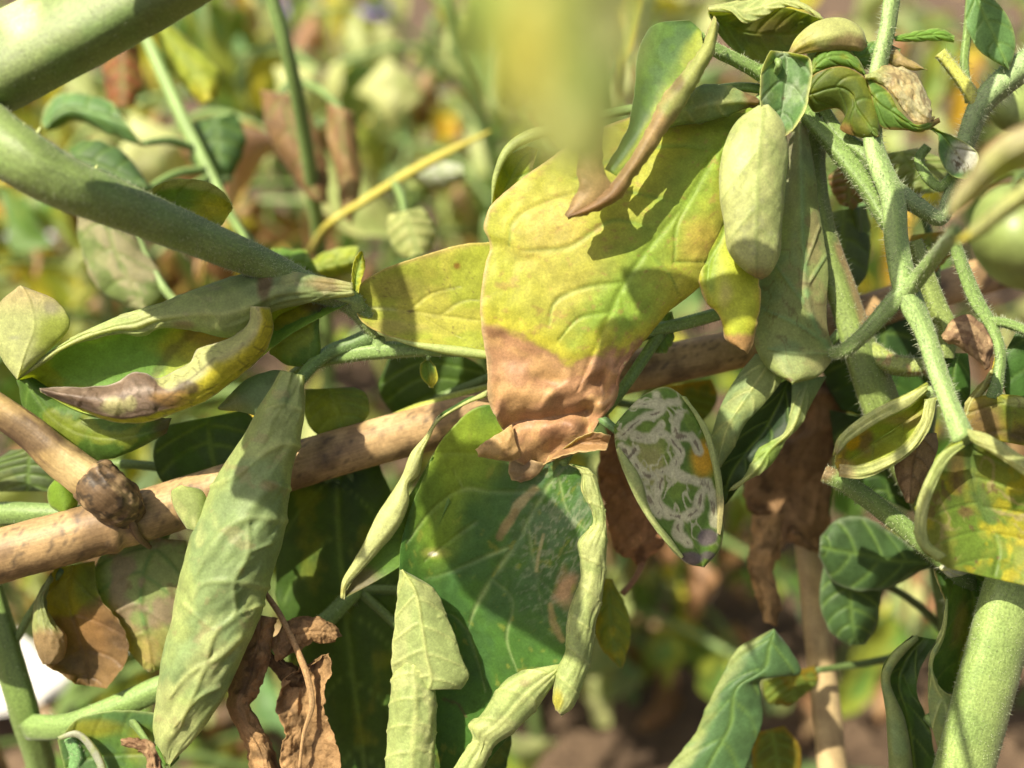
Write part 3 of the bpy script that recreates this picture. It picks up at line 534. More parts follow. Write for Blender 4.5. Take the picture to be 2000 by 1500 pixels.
# leaf with brown twisted margin above it
N1 = blade([(1345, 38, -20), (1275, 50, -30), (1246, 100, -50), (1240, 165, -65), (1225, 250, -75), (1180, 330, -80)], [(1372, 62, -30), (1372, 105, -50), (1345, 155, -65), (1312, 200, -75), (1275, 255, -85), (1205, 345, -90)], n=(40, 60), cup=10, wav=4)
N1.up = [UPT, (UPYG, ss(.55, .85, .85)), (UPM, nz(40, .5, .65, .6, 4))]
N2 = blade([(1394, 30, -40), (1376, 75, -52), (1342, 128, -68), (1292, 190, -80), (1266, 240, -90), (1240, 292, -95), (1205, 342, -98), (1182, 372, -98), (1150, 396, -95), (1106, 420, -90)],
           [(1405, 48, -40), (1399, 90, -52), (1372, 150, -68), (1336, 210, -80), (1300, 262, -90), (1270, 306, -95), (1240, 348, -98), (1215, 386, -98), (1172, 412, -95), (1110, 429, -88)], face='lo', n=(26, 120), cup=-16, wav=6, wsc=26, seed=8)
N2.lo = [A([.33, .36, .12]), (A([0.36, 0.242, 0.118]), tt(.30, .45, .95, .12)), (DKB*2.0, el(1325, 165, 14, 22, .5, .5, .8)), (BRN*.8, tt(.62, .8, .7)), (DKB*1.5, tt(.94, 1., .8)), (A([0.55, 0.407, 0.222]), edge(4, .5))]
N3 = blade([(1120, 240, -95), (1128, 300, -95), (1126, 340, -95), (1130, 368, -94), (1116, 390, -92), (1102, 420, -90)], [(1180, 250, -100), (1178, 300, -99), (1184, 340, -98), (1198, 366, -97), (1170, 402, -94), (1116, 428, -90)], face='lo', n=(36, 60), cup=-10, wav=5, wsc=26, seed=2)
N3.lo = [A([0.36, 0.233, 0.111]), (DKB*2, tt(.84, .98, .8)), (TAN, nz(30, .5, .65, .5, 5))]
leaf('leaf', RP, [N1, N2, N3], [UPT], [LOB], VU, None, None, bull=2, vdep=1, seed=120, label='green leaf with twisted brown withered margin')
# pale rolled leaf at its right
E = roll([(1482, 206), (1440, 236), (1414, 290), (1405, 350), (1413, 430), (1428, 498), (1452, 526), (1484, 545)], [(1500, 204), (1528, 235), (1538, 300), (1532, 380), (1527, 450), (1518, 510), (1500, 538), (1486, 546)], d=-40, a0=-50, a1=230, n=(80, 110), k=.75, wav=4, wsc=60, seed=4)
E.own = []
E.lo = [LOY*1.05, (LO*1.1, nz(60, .5, .66, .6, 6)), (A([0.34, 0.233, 0.111]), el(1478, 540, 30, 14, .6, .5, .8)), (A([.55, .50, .36]), edge(8, .4)), (A([.38, .40, .22]), nz(16, .66, .74, .5, 8))]
leaf('leaf', RP, [E], [UPM], [LO], VU, (LO*.95, .7), None, px=[([(1490, 215), (1480, 350), (1476, 540)], 4.5), ([(1484, 290), (1440, 350), (1412, 390)], 3.2), ([(1482, 330), (1520, 390)], 3), ([(1480, 400), (1440, 450), (1425, 470)], 3), ([(1478, 440), (1518, 480)], 3), ([(1484, 250), (1520, 300)], 3)], bull=1.4, vdep=1.6, seed=130, label='pale underside of narrow rolled leaf beside yellow leaf')
F = blade([(1505, 98), (1488, 130), (1484, 190), (1490, 250), (1505, 286)], [(1555, 104), (1580, 112), (1582, 175), (1560, 240), (1508, 288)], d=-55, cup=32, n=(56, 70), wav=4, seed=4)
F.up = [UPT*1.25, (A([.30, .38, .26]), nz(40, .5, .64, .7, 9)), (A([.15, .26, .08]), nz(30, .58, .7, .7, 4)), (LOY, edge(9, .9)), (A([0.38, 0.272, 0.148]), lambda q: sm(240, 285, q.y)*.7), (DKB, el(1530, 192, 5, 4, .5, .4, .8))]
leaf('leaf', RP, [F], [UPT], [LO], (A([.24, .33, .2]), .6), VL, dict(n=4, w=3), seed=140, bull=2, label='small cupped grey green leaf with pale rim')
tube('petiole', RP, [(1498, 200, 60, 6), (1510, 160, 0, 7), (1520, 120, -40, 7), (1500, 130, 30, 9), (1482, 140, 60, 9)], STM, n=30, seed=4)
G = blade([(1548, 240, 120), (1530, 330, 110), (1500, 450, 105), (1478, 560, 95), (1470, 660, 85), (1500, 722, 70), (1545, 750, 65)], [(1575, 240, 110), (1592, 330, 95), (1602, 420, 85), (1617, 520, 80), (1617, 640, 85), (1626, 695, 95), (1600, 735, 75), (1550, 752, 66)], face='lo', cup=-32, n=(90, 130), wav=3, seed=4)
G.lo = [LO*.85, (LOG, nz(70, .5, .66, .7, 6)), (PNK*.75, nz(44, .58, .72, .55, 16)), (DKB*1.6, mines(30, .03, .5, 19)), (LOY*.9, el(1580, 710, 50, 30, .6, .4, .5)), (DKB*1.6, el(1540, 742, 8, 5, .5, .4, .8)), (A([.3, .28, .2]), el(1545, 320, 24, 90, .7, .5, .6))]
leaf('leaf', RP, [G], [UPM], [LO], VU, (A([.22, .36, .16]), .85), [], px=[([(1622, 692), (1598, 650), (1580, 600), (1570, 500), (1566, 400), (1562, 250)], 6.5), ([(1605, 665), (1550, 630), (1480, 600)], 4.5), ([(1585, 612), (1540, 550), (1500, 500)], 4.5), ([(1572, 520), (1600, 440)], 3.5), ([(1618, 690), (1560, 690), (1500, 680)], 4), ([(1575, 560), (1612, 500)], 3.5)], bull=2.6, vdep=4, seed=150, label='drooping pale leaf underside with raised green veins')
# oval yellow leaf behind the brown-tipped one
H = blade([(690, 596, 60), (700, 560, 55), (740, 530, 55), (820, 500, 60), (900, 478, 70), (1000, 468, 85)], [(690, 598, 60), (706, 628, 50), (745, 652, 50), (820, 672, 58), (900, 690, 70), (1000, 700, 85)], M=[(690, 597, 62), (730, 600, 72), (780, 605, 76), (850, 615, 80), (920, 625, 85), (1000, 635, 92)], n=(90, 100), wav=3, seed=4)
H.up = [A([.34, .38, .05]), (A([.42, .40, .07]), nz(60, .46, .66, .8, 5)), (A([0.34, 0.272, 0.0888]), el(775, 560, 50, 24, .6, .5, .5)), (A([0.4, 0.31, 0.118]), el(770, 640, 50, 14, .6, .5, .5)), (DKB, el(801, 608, 9, 4, .5, .4, .8)), (A([.22, .07, .02]), el(892, 519, 6, 6, .5, .5, .8)), (A([0.46, 0.33, 0.126]), edge(6, .7)), (DKB*1.5, nz(7, .74, .8, .6, 8))]
H2 = roll([(735, 645), (800, 664), (880, 674), (1000, 690)], [(740, 655), (800, 676), (880, 694), (1000, 706)], d=52, a0=-60, a1=180, n=(20, 50), seed=4); H2.lo = [LO*1.05]; H2.own = []
leaf('leaf', RP, [H, H2], [UPYG], [LO], (A([.42, .45, .22]), .5), VL, [], px=[([(700, 600), (780, 605), (850, 615), (950, 628)], 4), ([(800, 606), (840, 575), (900, 560)], 3), ([(860, 616), (900, 590), (950, 585)], 3), ([(820, 612), (860, 640), (900, 660)], 3)], bull=2.4, vdep=2, seed=160, alpha=.8, label='oval yellow green leaf behind the brown-tipped leaf')
q = blade([(835, 700), (822, 712), (822, 735), (842, 757)], [(838, 700), (852, 722), (855, 742), (844, 758)], d=85, cup=8, n=(24, 30)); q.up = [UPM*1.1, (UPY*.8, edge(6, .6)), (UPY, el(846, 745, 8, 16, .6, .3, .7))]
leaf('leaflet', RP, [q], [UPM], [LO], VU, VL, dict(n=2, w=2), seed=171, label='tiny pointed leaflet hanging under a thin stalk')
tube('petiole', RP, [(836, 684, 90, 5), (836, 704, 86, 4)], STP, n=8, ring=8)
# dark green leaf with rolled margins below
I1 = blade([(1098, 905, 60), (1000, 800, 70), (940, 792, 75), (870, 850, 75), (815, 960, 70), (780, 1080, 75), (800, 1250, 85), (840, 1400, 95), (870, 1560, 100)], [(1102, 905, 60), (1150, 925, 55), (1172, 1000, 50), (1168, 1080, 50), (1152, 1165, 55), (1122, 1255, 62), (1088, 1325, 72), (1010, 1420, 85), (900, 1560, 100)],
           M=[(1100, 905, 62), (1060, 960, 78), (1010, 1050, 92), (960, 1130, 100), (925, 1200, 104), (925, 1260, 106), (935, 1330, 106), (920, 1420, 106), (890, 1560, 104)], n=(150, 190), wav=3, seed=9)
I1.up = [A([.060, .150, .026]), (A([.045, .115, .035]), nz(90, .45, .65, .7, 4)), (A([.10, .18, .10]), lambda q: .7*sm(960, 1060, q.x)*(1-sm(1080, 1180, q.y))*sm(.35, .6, fbm(q.a, q.b, 40., 4))), (A([.24, .34, .03]), el(895, 865, 95, 95, .6, .4, .85)), (A([.20, .31, .03]), el(850, 1000, 45, 95, .7, .4, .75)), (A([.26, .31, .20]), lambda q: .75*sm(.56, .68, fbm(q.a, q.b, 9., 77))*el(1090, 1060, 80, 130, .7, .4)(q)),  # yellow green on the left side is painted backlit glow
          (A([.42, .35, .20]), ln([(1045, 955), (1010, 990), (985, 1035)], 8, .85, 4)), (A([0.28, 0.204, 0.0962]), ln([(1005, 1000), (975, 1048)], 7, .8, 4)), (A([.42, .38, .20]), ln([(1062, 1045), (1052, 1085), (1048, 1115)], 3, .9)), (A([0.38, 0.233, 0.111]), el(1105, 1150, 22, 34, .5, .6, .9), .3), (A([0.35, 0.262, 0.118]), ln([(1075, 1180), (1080, 1215), (1100, 1250)], 6, .8, 5)), (A([.30, .32, .22]), lambda q: mines(20, .05, .55, 23)(q)*el(1100, 1080, 55, 90, .6, .2)(q)),
          (A([.40, .42, .1]), el(848, 1080, 22, 9, .6, .3, .7)), (A([.75, .7, .55]), el(846, 1082, 9, 4, .4, .2, .95)), (DKB, ln([(865, 1365), (895, 1375), (910, 1400)], 2.2, .8, 2)), (A([.30, .30, .05]), nz(22, .70, .78, .4, 13))]
I2 = blade([(845, 890, 72), (790, 980, 70), (735, 1060, 66), (668, 1162, 60)], [(880, 980, 85), (830, 1070, 88), (770, 1115, 80), (674, 1170, 62)], n=(40, 60), cup=10); I2.up = [A([.10, .20, .03]), (GRB*.7, el(705, 1140, 45, 30, .6, .5, .8))]
I2.own = []
Lr = roll([(951, 760), (895, 790), (850, 820), (830, 851), (803, 884), (785, 926), (758, 971), (737, 1004), (713, 1052), (690, 1094), (667, 1136), (664, 1168)], [(951, 777), (910, 792), (858, 825), (840, 854), (826, 884), (817, 930), (800, 946), (800, 980), (790, 1010), (768, 1046), (738, 1080), (702, 1121), (680, 1145), (674, 1172)], d=62, a0=-30, a1=200, n=(34, 130), wav=2.5, seed=6)
Lr.lo = [LOY*1.12, (LO*1.1, tt(.35, 0., .6)), (A([.55, .50, .34]), edge(6, .5)), (UPY*.8, tt(.94, 1., .7))]; Lr.own = []
Rr = roll([(1112, 906), (1136, 922), (1138, 956), (1158, 1001), (1160, 1019), (1130, 1064), (1135, 1094), (1136, 1130), (1122, 1172), (1108, 1220), (1105, 1272), (1091, 1311), (1083, 1360), (1085, 1388)], [(1120, 908), (1150, 916), (1177, 986), (1184, 1040), (1184, 1085), (1178, 1150), (1162, 1225), (1155, 1280), (1134, 1346), (1116, 1385), (1097, 1399)], d=35, a0=-30, a1=215, n=(56, 150), wav=4, wsc=40, seed=5, k=.9)
Rr.lo = [LO*1.05, (LOY, nz(60, .45, .65, .7, 8)), (A([0.5, 0.369, 0.148]), lambda q: (1-sm(.0, .30, 1-q.s))*sm(.05, .12, q.t)*(1-sm(.32, .45, q.t))*.9*sm(.3, .5, fbm(q.a, q.b, 30., 6))), (UPY, el(1090, 1370, 10, 22, .5, .4, .7)), (PNK, tt(.975, 1., .8, .02))]; Rr.own = dict(n=8, slant=.05, mid=.9, w=2.6)
J1 = blade([(781, 1113, 45), (776, 1160, 35), (769, 1230, 30), (765, 1300, 30), (775, 1350, 34)], [(789, 1113, 45), (848, 1150, 40), (880, 1220, 35), (903, 1285, 34), (916, 1325, 36), (900, 1346, 38)], face='lo', cup=-22, n=(64, 80), wav=4, wsc=40, seed=5)
J1.lo = [LO*1.08, (LOY, nz(60, .45, .65, .6, 6)), (LOY*1.1, edge(7, .6))]
J2 = roll([(775, 1290), (765, 1330), (763, 1380), (757, 1450), (752, 1560)], [(835, 1300), (850, 1350), (851, 1420), (847, 1470), (846, 1560)], d=40, a0=-60, a1=230, n=(50, 80), k=.8, wav=5, wsc=36, seed=3)
J2.lo = [LO*1.08, (LOY*1.05, nz(40, .48, .62, .7, 6))]
K1 = roll([(1094, 1297), (1040, 1307), (990, 1326), (957, 1368), (936, 1400), (914, 1416), (924, 1440), (900, 1480), (862, 1540)], [(1092, 1308), (1077, 1340), (1042, 1390), (1002, 1430), (962, 1462), (942, 1510), (920, 1550)], d=42, a0=-60, a1=215, n=(50, 90), k=.8, wav=5, wsc=36, seed=6)
K1.lo = [LO*1.1, (LOY*1.05, nz(40, .48, .62, .6, 7)), (PNK*.7, el(1025, 1335, 12, 8, .5, .5, .6))]
I1.own = []
Ipx = [([(1100, 905), (1060, 965), (1005, 1065), (960, 1130), (925, 1195), (914, 1232)], 5.5), ([(914, 1232), (930, 1280), (948, 1350)], 3.5), ([(1062, 960), (1000, 990), (930, 1010), (860, 970)], 0.1), ([(1004, 1065), (940, 1090), (870, 1120), (830, 1130)], 4), ([(1085, 925), (1000, 905), (900, 885), (830, 890)], 3.5), ([(1065, 960), (960, 960), (905, 955), (850, 990), (795, 1060)], 4), ([(960, 1130), (1000, 1170), (990, 1250), (1010, 1310)], 3.2), ([(1030, 1020), (1045, 1120), (1060, 1200)], 3.4), ([(914, 1232), (880, 1200), (855, 1205)], 3), ([(1045, 1120), (1090, 1170)], 3), ([(1090, 930), (1110, 1000), (1150, 1040)], 3.5), ([(905, 955), (880, 905)], 3), ([(930, 1020), (900, 1040), (830, 1095)], 3.5)]
Ipx = [(p, w_) for p, w_ in Ipx if w_ > 1]
leaf('leaf', RP, [I1, I2, Lr, Rr, J1, J2, K1], [UPG], [LO], (A([.22, .32, .12]), .95), VL, dict(n=5, slant=.14, w=2.8), px=Ipx, bull=2.8, vdep=2.6, seed=180, label='dark green leaf with pale rolled margins')
tube('petiole', RP, [(1098, 908, 62, 9), (1120, 870, 90, 10), (1200, 780, 100, 11), (1290, 650, 112, 12)], STM, n=40, seed=3)
# mined leaf
L1 = blade([(1198, 834), (1206, 885), (1226, 938), (1262, 1008), (1302, 1062), (1342, 1100), (1372, 1107)], [(1199, 832), (1228, 800), (1268, 766), (1302, 757), (1342, 782), (1376, 840), (1400, 920), (1411, 1000), (1406, 1070), (1374, 1108)], d=15, cup=-16, n=(120, 150), wav=3, seed=4)
MC = A([.38, .39, .25])
mp = [[(1215, 850), (1250, 820), (1290, 800), (1280, 775)], [(1240, 790), (1290, 790), (1320, 785)], [(1260, 855), (1300, 850), (1320, 870), (1330, 885), (1315, 910)], [(1325, 810), (1320, 850), (1350, 855), (1365, 880)], [(1215, 870), (1235, 900), (1270, 930), (1300, 920), (1340, 935), (1380, 945)], [(1290, 935), (1285, 970), (1300, 1000), (1330, 1010), (1360, 1000), (1370, 965), (1380, 950)], [(1320, 900), (1310, 925)], [(1240, 880), (1225, 900), (1260, 960), (1285, 1000)], [(1330, 1010), (1325, 1040), (1345, 1060)], [(1290, 830), (1270, 860), (1240, 850)], [(1382, 940), (1390, 980), (1395, 1020)]]
def allmines(q):
    m_ = 0
    for i, p in enumerate(mp): m_ = np.maximum(m_, ln(cr(A(p), 30), 9.5, 1., 6.5, .35, seed=30+i)(q))
    return np.maximum(m_, mines(26, .045, .9, 44)(q)*(1-sm(1040, 1080, q.y)))
def mineline(q):
    m_ = 0
    for i, p in enumerate(mp): m_ = np.maximum(m_, ln(cr(A(p), 30), 1.6, 1., 7., .5, seed=60+i)(q))
    return m_*sm(.42, .55, fbm(q.a, q.b, 18., 71))*.75
L1.up = [A([.085, .165, .03]), (A([.13, .21, .03]), nz(40, .5, .65, .7, 5)), (ORG*.9, el(1372, 900, 22, 34, .5, .4, .95)), (A([.36, .33, .14]), el(1270, 900, 34, 50, .6, .6, .6)), (MC, allmines, .5), (DKB*.8, mineline, .2), (A([.085, .07, .07]), el(1385, 1050, 19, 17, .25, .45, .97), .05), (A([.085, .07, .07]), el(1352, 1092, 24, 12, .3, .6, .95), .05), (A([.085, .07, .07]), el(1385, 1085, 14, 9, .3, .5, .9), .05), (A([.38, .38, .2]), edge(5, .6))]
L2 = roll([(1203, 878), (1226, 942), (1260, 1008), (1298, 1058), (1330, 1092)], [(1209, 872), (1250, 930), (1273, 1000), (1312, 1052), (1336, 1087)], d=8, a0=-20, a1=200, n=(24, 70), wav=2); L2.lo = [LO*.9, (LOY, nz(30, .5, .65, .5, 4))]; L2.own = []
L3 = roll([(1330, 774), (1368, 835), (1388, 900), (1399, 980), (1400, 1042)], [(1340, 774), (1382, 834), (1404, 902), (1415, 985), (1408, 1046)], d=8, a0=-20, a1=200, n=(24, 70), wav=2); L3.lo = [LO*.95, (PNK, tt(.6, .8, .5))]; L3.own = []
leaf('leaf', RP, [L1, L2, L3], [UPM], [LO], VU, VL, [], px=[([(1200, 836), (1290, 940), (1370, 1090)], 3)], bull=2.0, vdep=1.2, seed=220, label='oval leaf scribbled with white insect tunnels and dark spots', alpha=.8)
tube('petiole', RP, [(1205, 842, 16, 8), (1180, 822, 26, 9), (1160, 812, 50, 9), (1190, 770, 98, 10)], A([.10, .18, .06]), n=30, seed=2)
# folded leaf under the pale drooping one
M1 = blade([(1475, 690, 130), (1440, 735, 125), (1411, 785, 120), (1396, 827, 115), (1388, 876, 110), (1398, 918, 110)], [(1560, 690, 120), (1523, 750, 100), (1492, 790, 95), (1458, 825, 95), (1430, 880, 100), (1401, 920, 108)], face='lo', cup=-20, n=(50, 70)); M1.lo = [LO*.9, (LOG, nz(50, .5, .65, .6, 4))]
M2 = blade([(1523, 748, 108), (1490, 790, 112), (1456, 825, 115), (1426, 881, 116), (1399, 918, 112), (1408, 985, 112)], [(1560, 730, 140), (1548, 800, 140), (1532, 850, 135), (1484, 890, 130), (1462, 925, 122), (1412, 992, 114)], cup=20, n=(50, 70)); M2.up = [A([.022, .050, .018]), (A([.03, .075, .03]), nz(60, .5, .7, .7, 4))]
M3 = blade([(1545, 740, 120), (1546, 765, 118), (1542, 815, 118), (1526, 852, 118), (1482, 876, 116), (1468, 905, 114), (1446, 940, 112), (1424, 958, 112)], [(1615, 735, 130), (1582, 793, 125), (1560, 836, 122), (1534, 860, 120), (1522, 884, 118), (1504, 910, 116), (1461, 938, 114), (1423, 960, 112)], face='lo', cup=-10, n=(40, 70)); M3.lo = [LO*.95, (A([.22, .35, .06]), el(1500, 885, 40, 34, .6, .4, .8)), (LOG, tt(.35, 0., .7))]
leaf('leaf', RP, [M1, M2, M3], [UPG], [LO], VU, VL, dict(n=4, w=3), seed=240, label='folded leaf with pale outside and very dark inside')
tube('petiole', RP, [(1560, 720, 130, 9), (1600, 690, 140, 9), (1650, 640, 150, 10)], STM*.8, n=20, seed=5)
# leaves at the top right
O = roll([(1270, 222), (1340, 180), (1400, 165), (1442, 176), (1484, 196)], [(1270, 248), (1340, 243), (1400, 232), (1450, 213), (1484, 204)], d=20, a0=-50, a1=220, n=(40, 60), k=.8, wav=3)
O.lo = [LO*.8, (LOG, nz(40, .5, .65, .6, 4)), (A([0.22, 0.136, 0.0666]), tt(.78, .86, .95, .05))]
leaf('leaf', RP, [O], [UPM], [LO], VU, VL, dict(n=4, w=3), seed=250, label='short rolled pale leaf with brown tip behind twisted leaf')
P1 = blade([(1383, 12, 60), (1440, 2, 60), (1545, -4, 55), (1608, 34, 50)], [(1384, 24, 50), (1430, 27, 40), (1455, 46, 36), (1486, 36, 36), (1524, 15, 40), (1573, 19, 44), (1609, 42, 48)], face='lo', cup=-8, n=(30, 90), wav=3); P1.lo = [LO*1.0, (LOY, nz(40, .45, .65, .6, 4)), (A([0.3, 0.194, 0.0888]), edge(4, .5))]
P2 = blade([(1384, 20, 65), (1440, 20, 75), (1520, 12, 80), (1608, 38, 60)], [(1384, 30, 70), (1410, 75, 95), (1470, 120, 110), (1540, 120, 110), (1608, 62, 70)], cup=16, n=(40, 80)); P2.up = [A([.10, .16, .03]), (UPYG*.6, nz(40, .5, .65, .7, 4)), (BRN*.6, el(1500, 60, 60, 26, .6, .5, .5))]
leaf('leaf', RP, [P1, P2], [UPM], [LO], VU, VL, dict(n=7, w=3), seed=260, label='olive leaf with pale folded upper margin')
Q = roll([(1537, 106), (1556, 72), (1598, 40), (1648, 35), (1684, 58), (1694, 84)], [(1540, 112), (1580, 104), (1620, 101), (1662, 100), (1684, 100), (1695, 90)], d=35, a0=-40, a1=210, n=(50, 70), k=.8, wav=3); Q.own = []
Q.lo = [A([.42, .44, .17]), (A([0.28, 0.194, 0.0962]), below([(1530, 98), (1620, 84), (1660, 68), (1700, 70)], 10, 14, .85)), (UPY*.8, el(1570, 90, 24, 18, .6, .4, .5)), (DKB*2, el(1680, 80, 10, 14, .5, .5, .6))]
leaf('leaf', RP, [Q], [UPM], [LO], VU, VL, None, seed=270, bull=2, label='pale bean shaped curled leaf with browned lower side')
R0 = blade([(1583, 135, 40), (1592, 108, 40), (1614, 90, 40), (1642, 90, 38), (1672, 110, 36), (1692, 142, 36)], [(1583, 150, 38), (1605, 140, 34), (1622, 132, 32), (1652, 130, 32), (1672, 138, 32), (1690, 150, 34)], cup=-12, n=(30, 50)); R0.up = [UPM*1.1, (UPYG*.7, nz(40, .5, .65, .7, 4)), (BRN, edge(4, .5))]
R1 = blade([(1578, 172, 40), (1588, 148, 30), (1612, 135, 20), (1646, 130, 14), (1682, 146, 12), (1706, 175, 14), (1718, 240, 16), (1718, 266, 18)], [(1578, 200, 60), (1590, 218, 60), (1616, 213, 55), (1640, 213, 50), (1650, 228, 46), (1641, 250, 40), (1680, 268, 30), (1712, 268, 22)], cup=-14, n=(60, 80)); R1.up = [A([.085, .125, .02]), (A([.14, .17, .02]), nz(50, .5, .65, .8, 4)), (A([0.32, 0.194, 0.074]), edge(4, .6)), (A([0.3, 0.165, 0.074]), el(1650, 255, 14, 14, .5, .4, .8))]
R2 = blade([(1690, 145, 12), (1735, 178, 2), (1753, 210, -4), (1792, 242, -4), (1834, 230, 0)], [(1712, 225, 18), (1722, 248, 14), (1768, 254, 8), (1800, 258, 4), (1837, 238, 2)], cup=-8, n=(40, 60)); R2.up = [UPM*.95, (UPYG*.7, nz(40, .5, .65, .6, 4)), (A([0.42, 0.252, 0.104]), edge(5, .7)), (TAN, el(1828, 235, 12, 12, .5, .4, .7))]
R3 = blade([(1688, 148, 14), (1718, 131, 20), (1760, 129, 24), (1792, 146, 24), (1812, 182, 20), (1825, 228, 8)], [(1690, 152, 10), (1734, 172, 2), (1756, 206, -4), (1785, 236, -4), (1812, 243, -2), (1826, 234, 2)], face='lo', cup=-14, n=(50, 70), wav=4, wsc=22); R3.lo = [A([.46, .42, .24]), (A([0.5, 0.388, 0.185]), nz(20, .45, .6, .8, 4)), (A([0.25, 0.175, 0.0888]), mines(20, .05, .7, 9)), (LO, tt(.3, .1, .8)), (A([0.3, 0.194, 0.0888]), edge(4, .6))]; R3.crumple = 6; R3.own = []
leaf('leaf', RP, [R0, R1, R2, R3], [UPM], [LOB], VU, VL, dict(n=4, w=2.6), seed=280, csc=24, label='olive leaf arching forward with wrinkled tan underside')
R4 = blade([(1735, 100, 60), (1748, 92, 60), (1770, 110, 58), (1812, 135, 55)], [(1740, 130, 60), (1765, 135, 58), (1790, 140, 56), (1812, 138, 55)], face='lo', cup=-8, n=(30, 30)); R4.lo = [A([0.42, 0.32, 0.148]), (UPY*.6, nz(30, .5, .65, .6, 4))]
leaf('leaf', RP, [R4], [UPM], [LOB], VU, VL, None, seed=290, crumple=4, label='curled tan scrap of leaf behind thin upright stalk')
for L_, R_, dd, c, lab in [([(1745, 72), (1790, 60), (1840, 57), (1865, 70)], [(1748, 80), (1790, 82), (1840, 80), (1863, 82)], 60, UPM*1.3, 'narrow bright green leaf lying flat beside thin stalk'),
                           ([(1888, -10), (1886, 50), (1910, 95), (1970, 136)], [(1920, -20), (1968, 30), (1984, 85), (1972, 136)], 40, UPT*1.3, 'blue green leaf hanging from the upper stalk'),
                           ([(1660, 100), (1690, 85), (1715, 80), (1760, 95)], [(1670, 130), (1690, 135), (1710, 132), (1750, 120)], 70, UPT*1.1, 'blue green leaf behind the arching olive leaf')]:
    q = blade(L_, R_, d=dd, cup=-8, n=(40, 50), wav=2); q.up = [c, (c*1.4, nz(40, .5, .65, .6, 4)), (LO*.9, edge(5, .5))]
    leaf('leaf', RP, [q], [c], [LO], VU, VL, dict(n=4, w=2.6), seed=300, label=lab)
Vq = blade([(1810, 250, 60), (1832, 262, 55), (1833, 300, 50), (1860, 345, 50), (1890, 350, 50)], [(1818, 246, 60), (1850, 262, 55), (1885, 278, 50), (1912, 305, 48), (1900, 345, 50)], cup=10, n=(50, 50)); Vq.up = [UPT*1.3, (A([.52, .52, .48]), el(1885, 310, 34, 32, .3, .4, .9)), (DKB, lambda q: mines(14, .05, .9, 9)(q)*el(1885, 310, 34, 32, .3, .4)(q)), (LO, edge(4, .6))]
leaf('leaf', RP, [Vq], [UPT], [LO], VU, VL, dict(n=3, w=2.5), seed=310, label='small green leaf with a papery white scribbled blotch')
# blurred leaves and fruit at the right border
T1 = blade([(1848, 418, -530), (1858, 385, -550), (1895, 332, -580), (1940, 278, -600), (2060, 215, -630)], [(1856, 426, -525), (1900, 395, -540), (1935, 365, -555), (1990, 335, -570), (2070, 290, -600)], face='lo', cup=-26, n=(50, 60)); T1.lo = [A([.42, .40, .22]), (A([0.36, 0.252, 0.141]), edge(22, .7)), (UPYG, el(1975, 330, 50, 30, .6, .4, .8))]
T2 = blade([(1868, 468, -535), (1900, 440, -550), (1945, 400, -562), (2000, 352, -580), (2070, 300, -600)], [(1872, 476, -530), (1915, 462, -540), (1960, 430, -550), (2010, 400, -560), (2080, 380, -580)], face='lo', cup=-20, n=(40, 60)); T2.lo = [A([.42, .45, .18]), (PNK*.8, edge(14, .6)), (UPY, el(1880, 465, 20, 14, .6, .4, .8))]
leaf('leaf', RP, [T1, T2], [UPYG], [LO], VU, VL, dict(n=4, w=3), seed=320, label='blurred pale cupped leaf in front of green fruit')
def fruit(c, r, d, label, seed):
    nu, nv = 36, 24; th = np.linspace(0, np.pi, nv)[:, None]; ph = np.linspace(0, 2*np.pi, nu)[None]
    P = np.stack([c[0]+r*np.sin(th)*np.cos(ph)*(1+.02*np.cos(4*ph)), c[1]-r*.92*np.cos(th)*(1-.18*np.exp(-(th/.5)**2))+0*ph, d+r*np.sin(th)*np.sin(ph)], -1)
    I = np.arange(nu*nv).reshape(nv, nu); col = np.ones((nu*nv, 4)); col[:, :3] = A([.27, .34, .10])*(.9+.2*fbm(P[..., 0], P[..., 1], 50., seed)).reshape(-1, 1)
    o = mesh('fruit', W(P).reshape(-1, 3), np.stack([I[:-1, :-1], I[1:, :-1], I[1:, 1:], I[:-1, 1:]], -1).reshape(-1, 4), M_FRUIT, RP, col, np.stack([P[..., 0], P[..., 1]], -1).reshape(-1, 2)/100, label=label)
    for k in range(5):
        a = k*1.257+.4; s0 = (c[0], c[1]-r*.80, d); e = (c[0]+r*.7*math.cos(a), c[1]-r*.74, d+r*.7*math.sin(a)); m_ = (c[0]+r*.35*math.cos(a), c[1]-r*.93, d+r*.35*math.sin(a))
        tube('sepal', RP, [(*s0, 6), (*m_, 7), (*e, 1.5)], STM*.8, ring=8, n=12, seed=k)
    tube('fruit_stalk', RP, [(c[0], c[1]-r*.78, d, 8), (c[0]+4, c[1]-r*1.2, d, 8), (c[0]+30, c[1]-r*1.7, d-10, 9)], STM, n=16, seed=3)
M_FRUIT = plain('green_fruit_skin', (.20, .26, .075), .45)
fruit((2020, 455), 125, -330, 'large pale green fruit half hidden by blurred leaf', 4)
fruit((1990, 205), 62, 330, 'small pale green fruit behind the hairy stalk', 7)
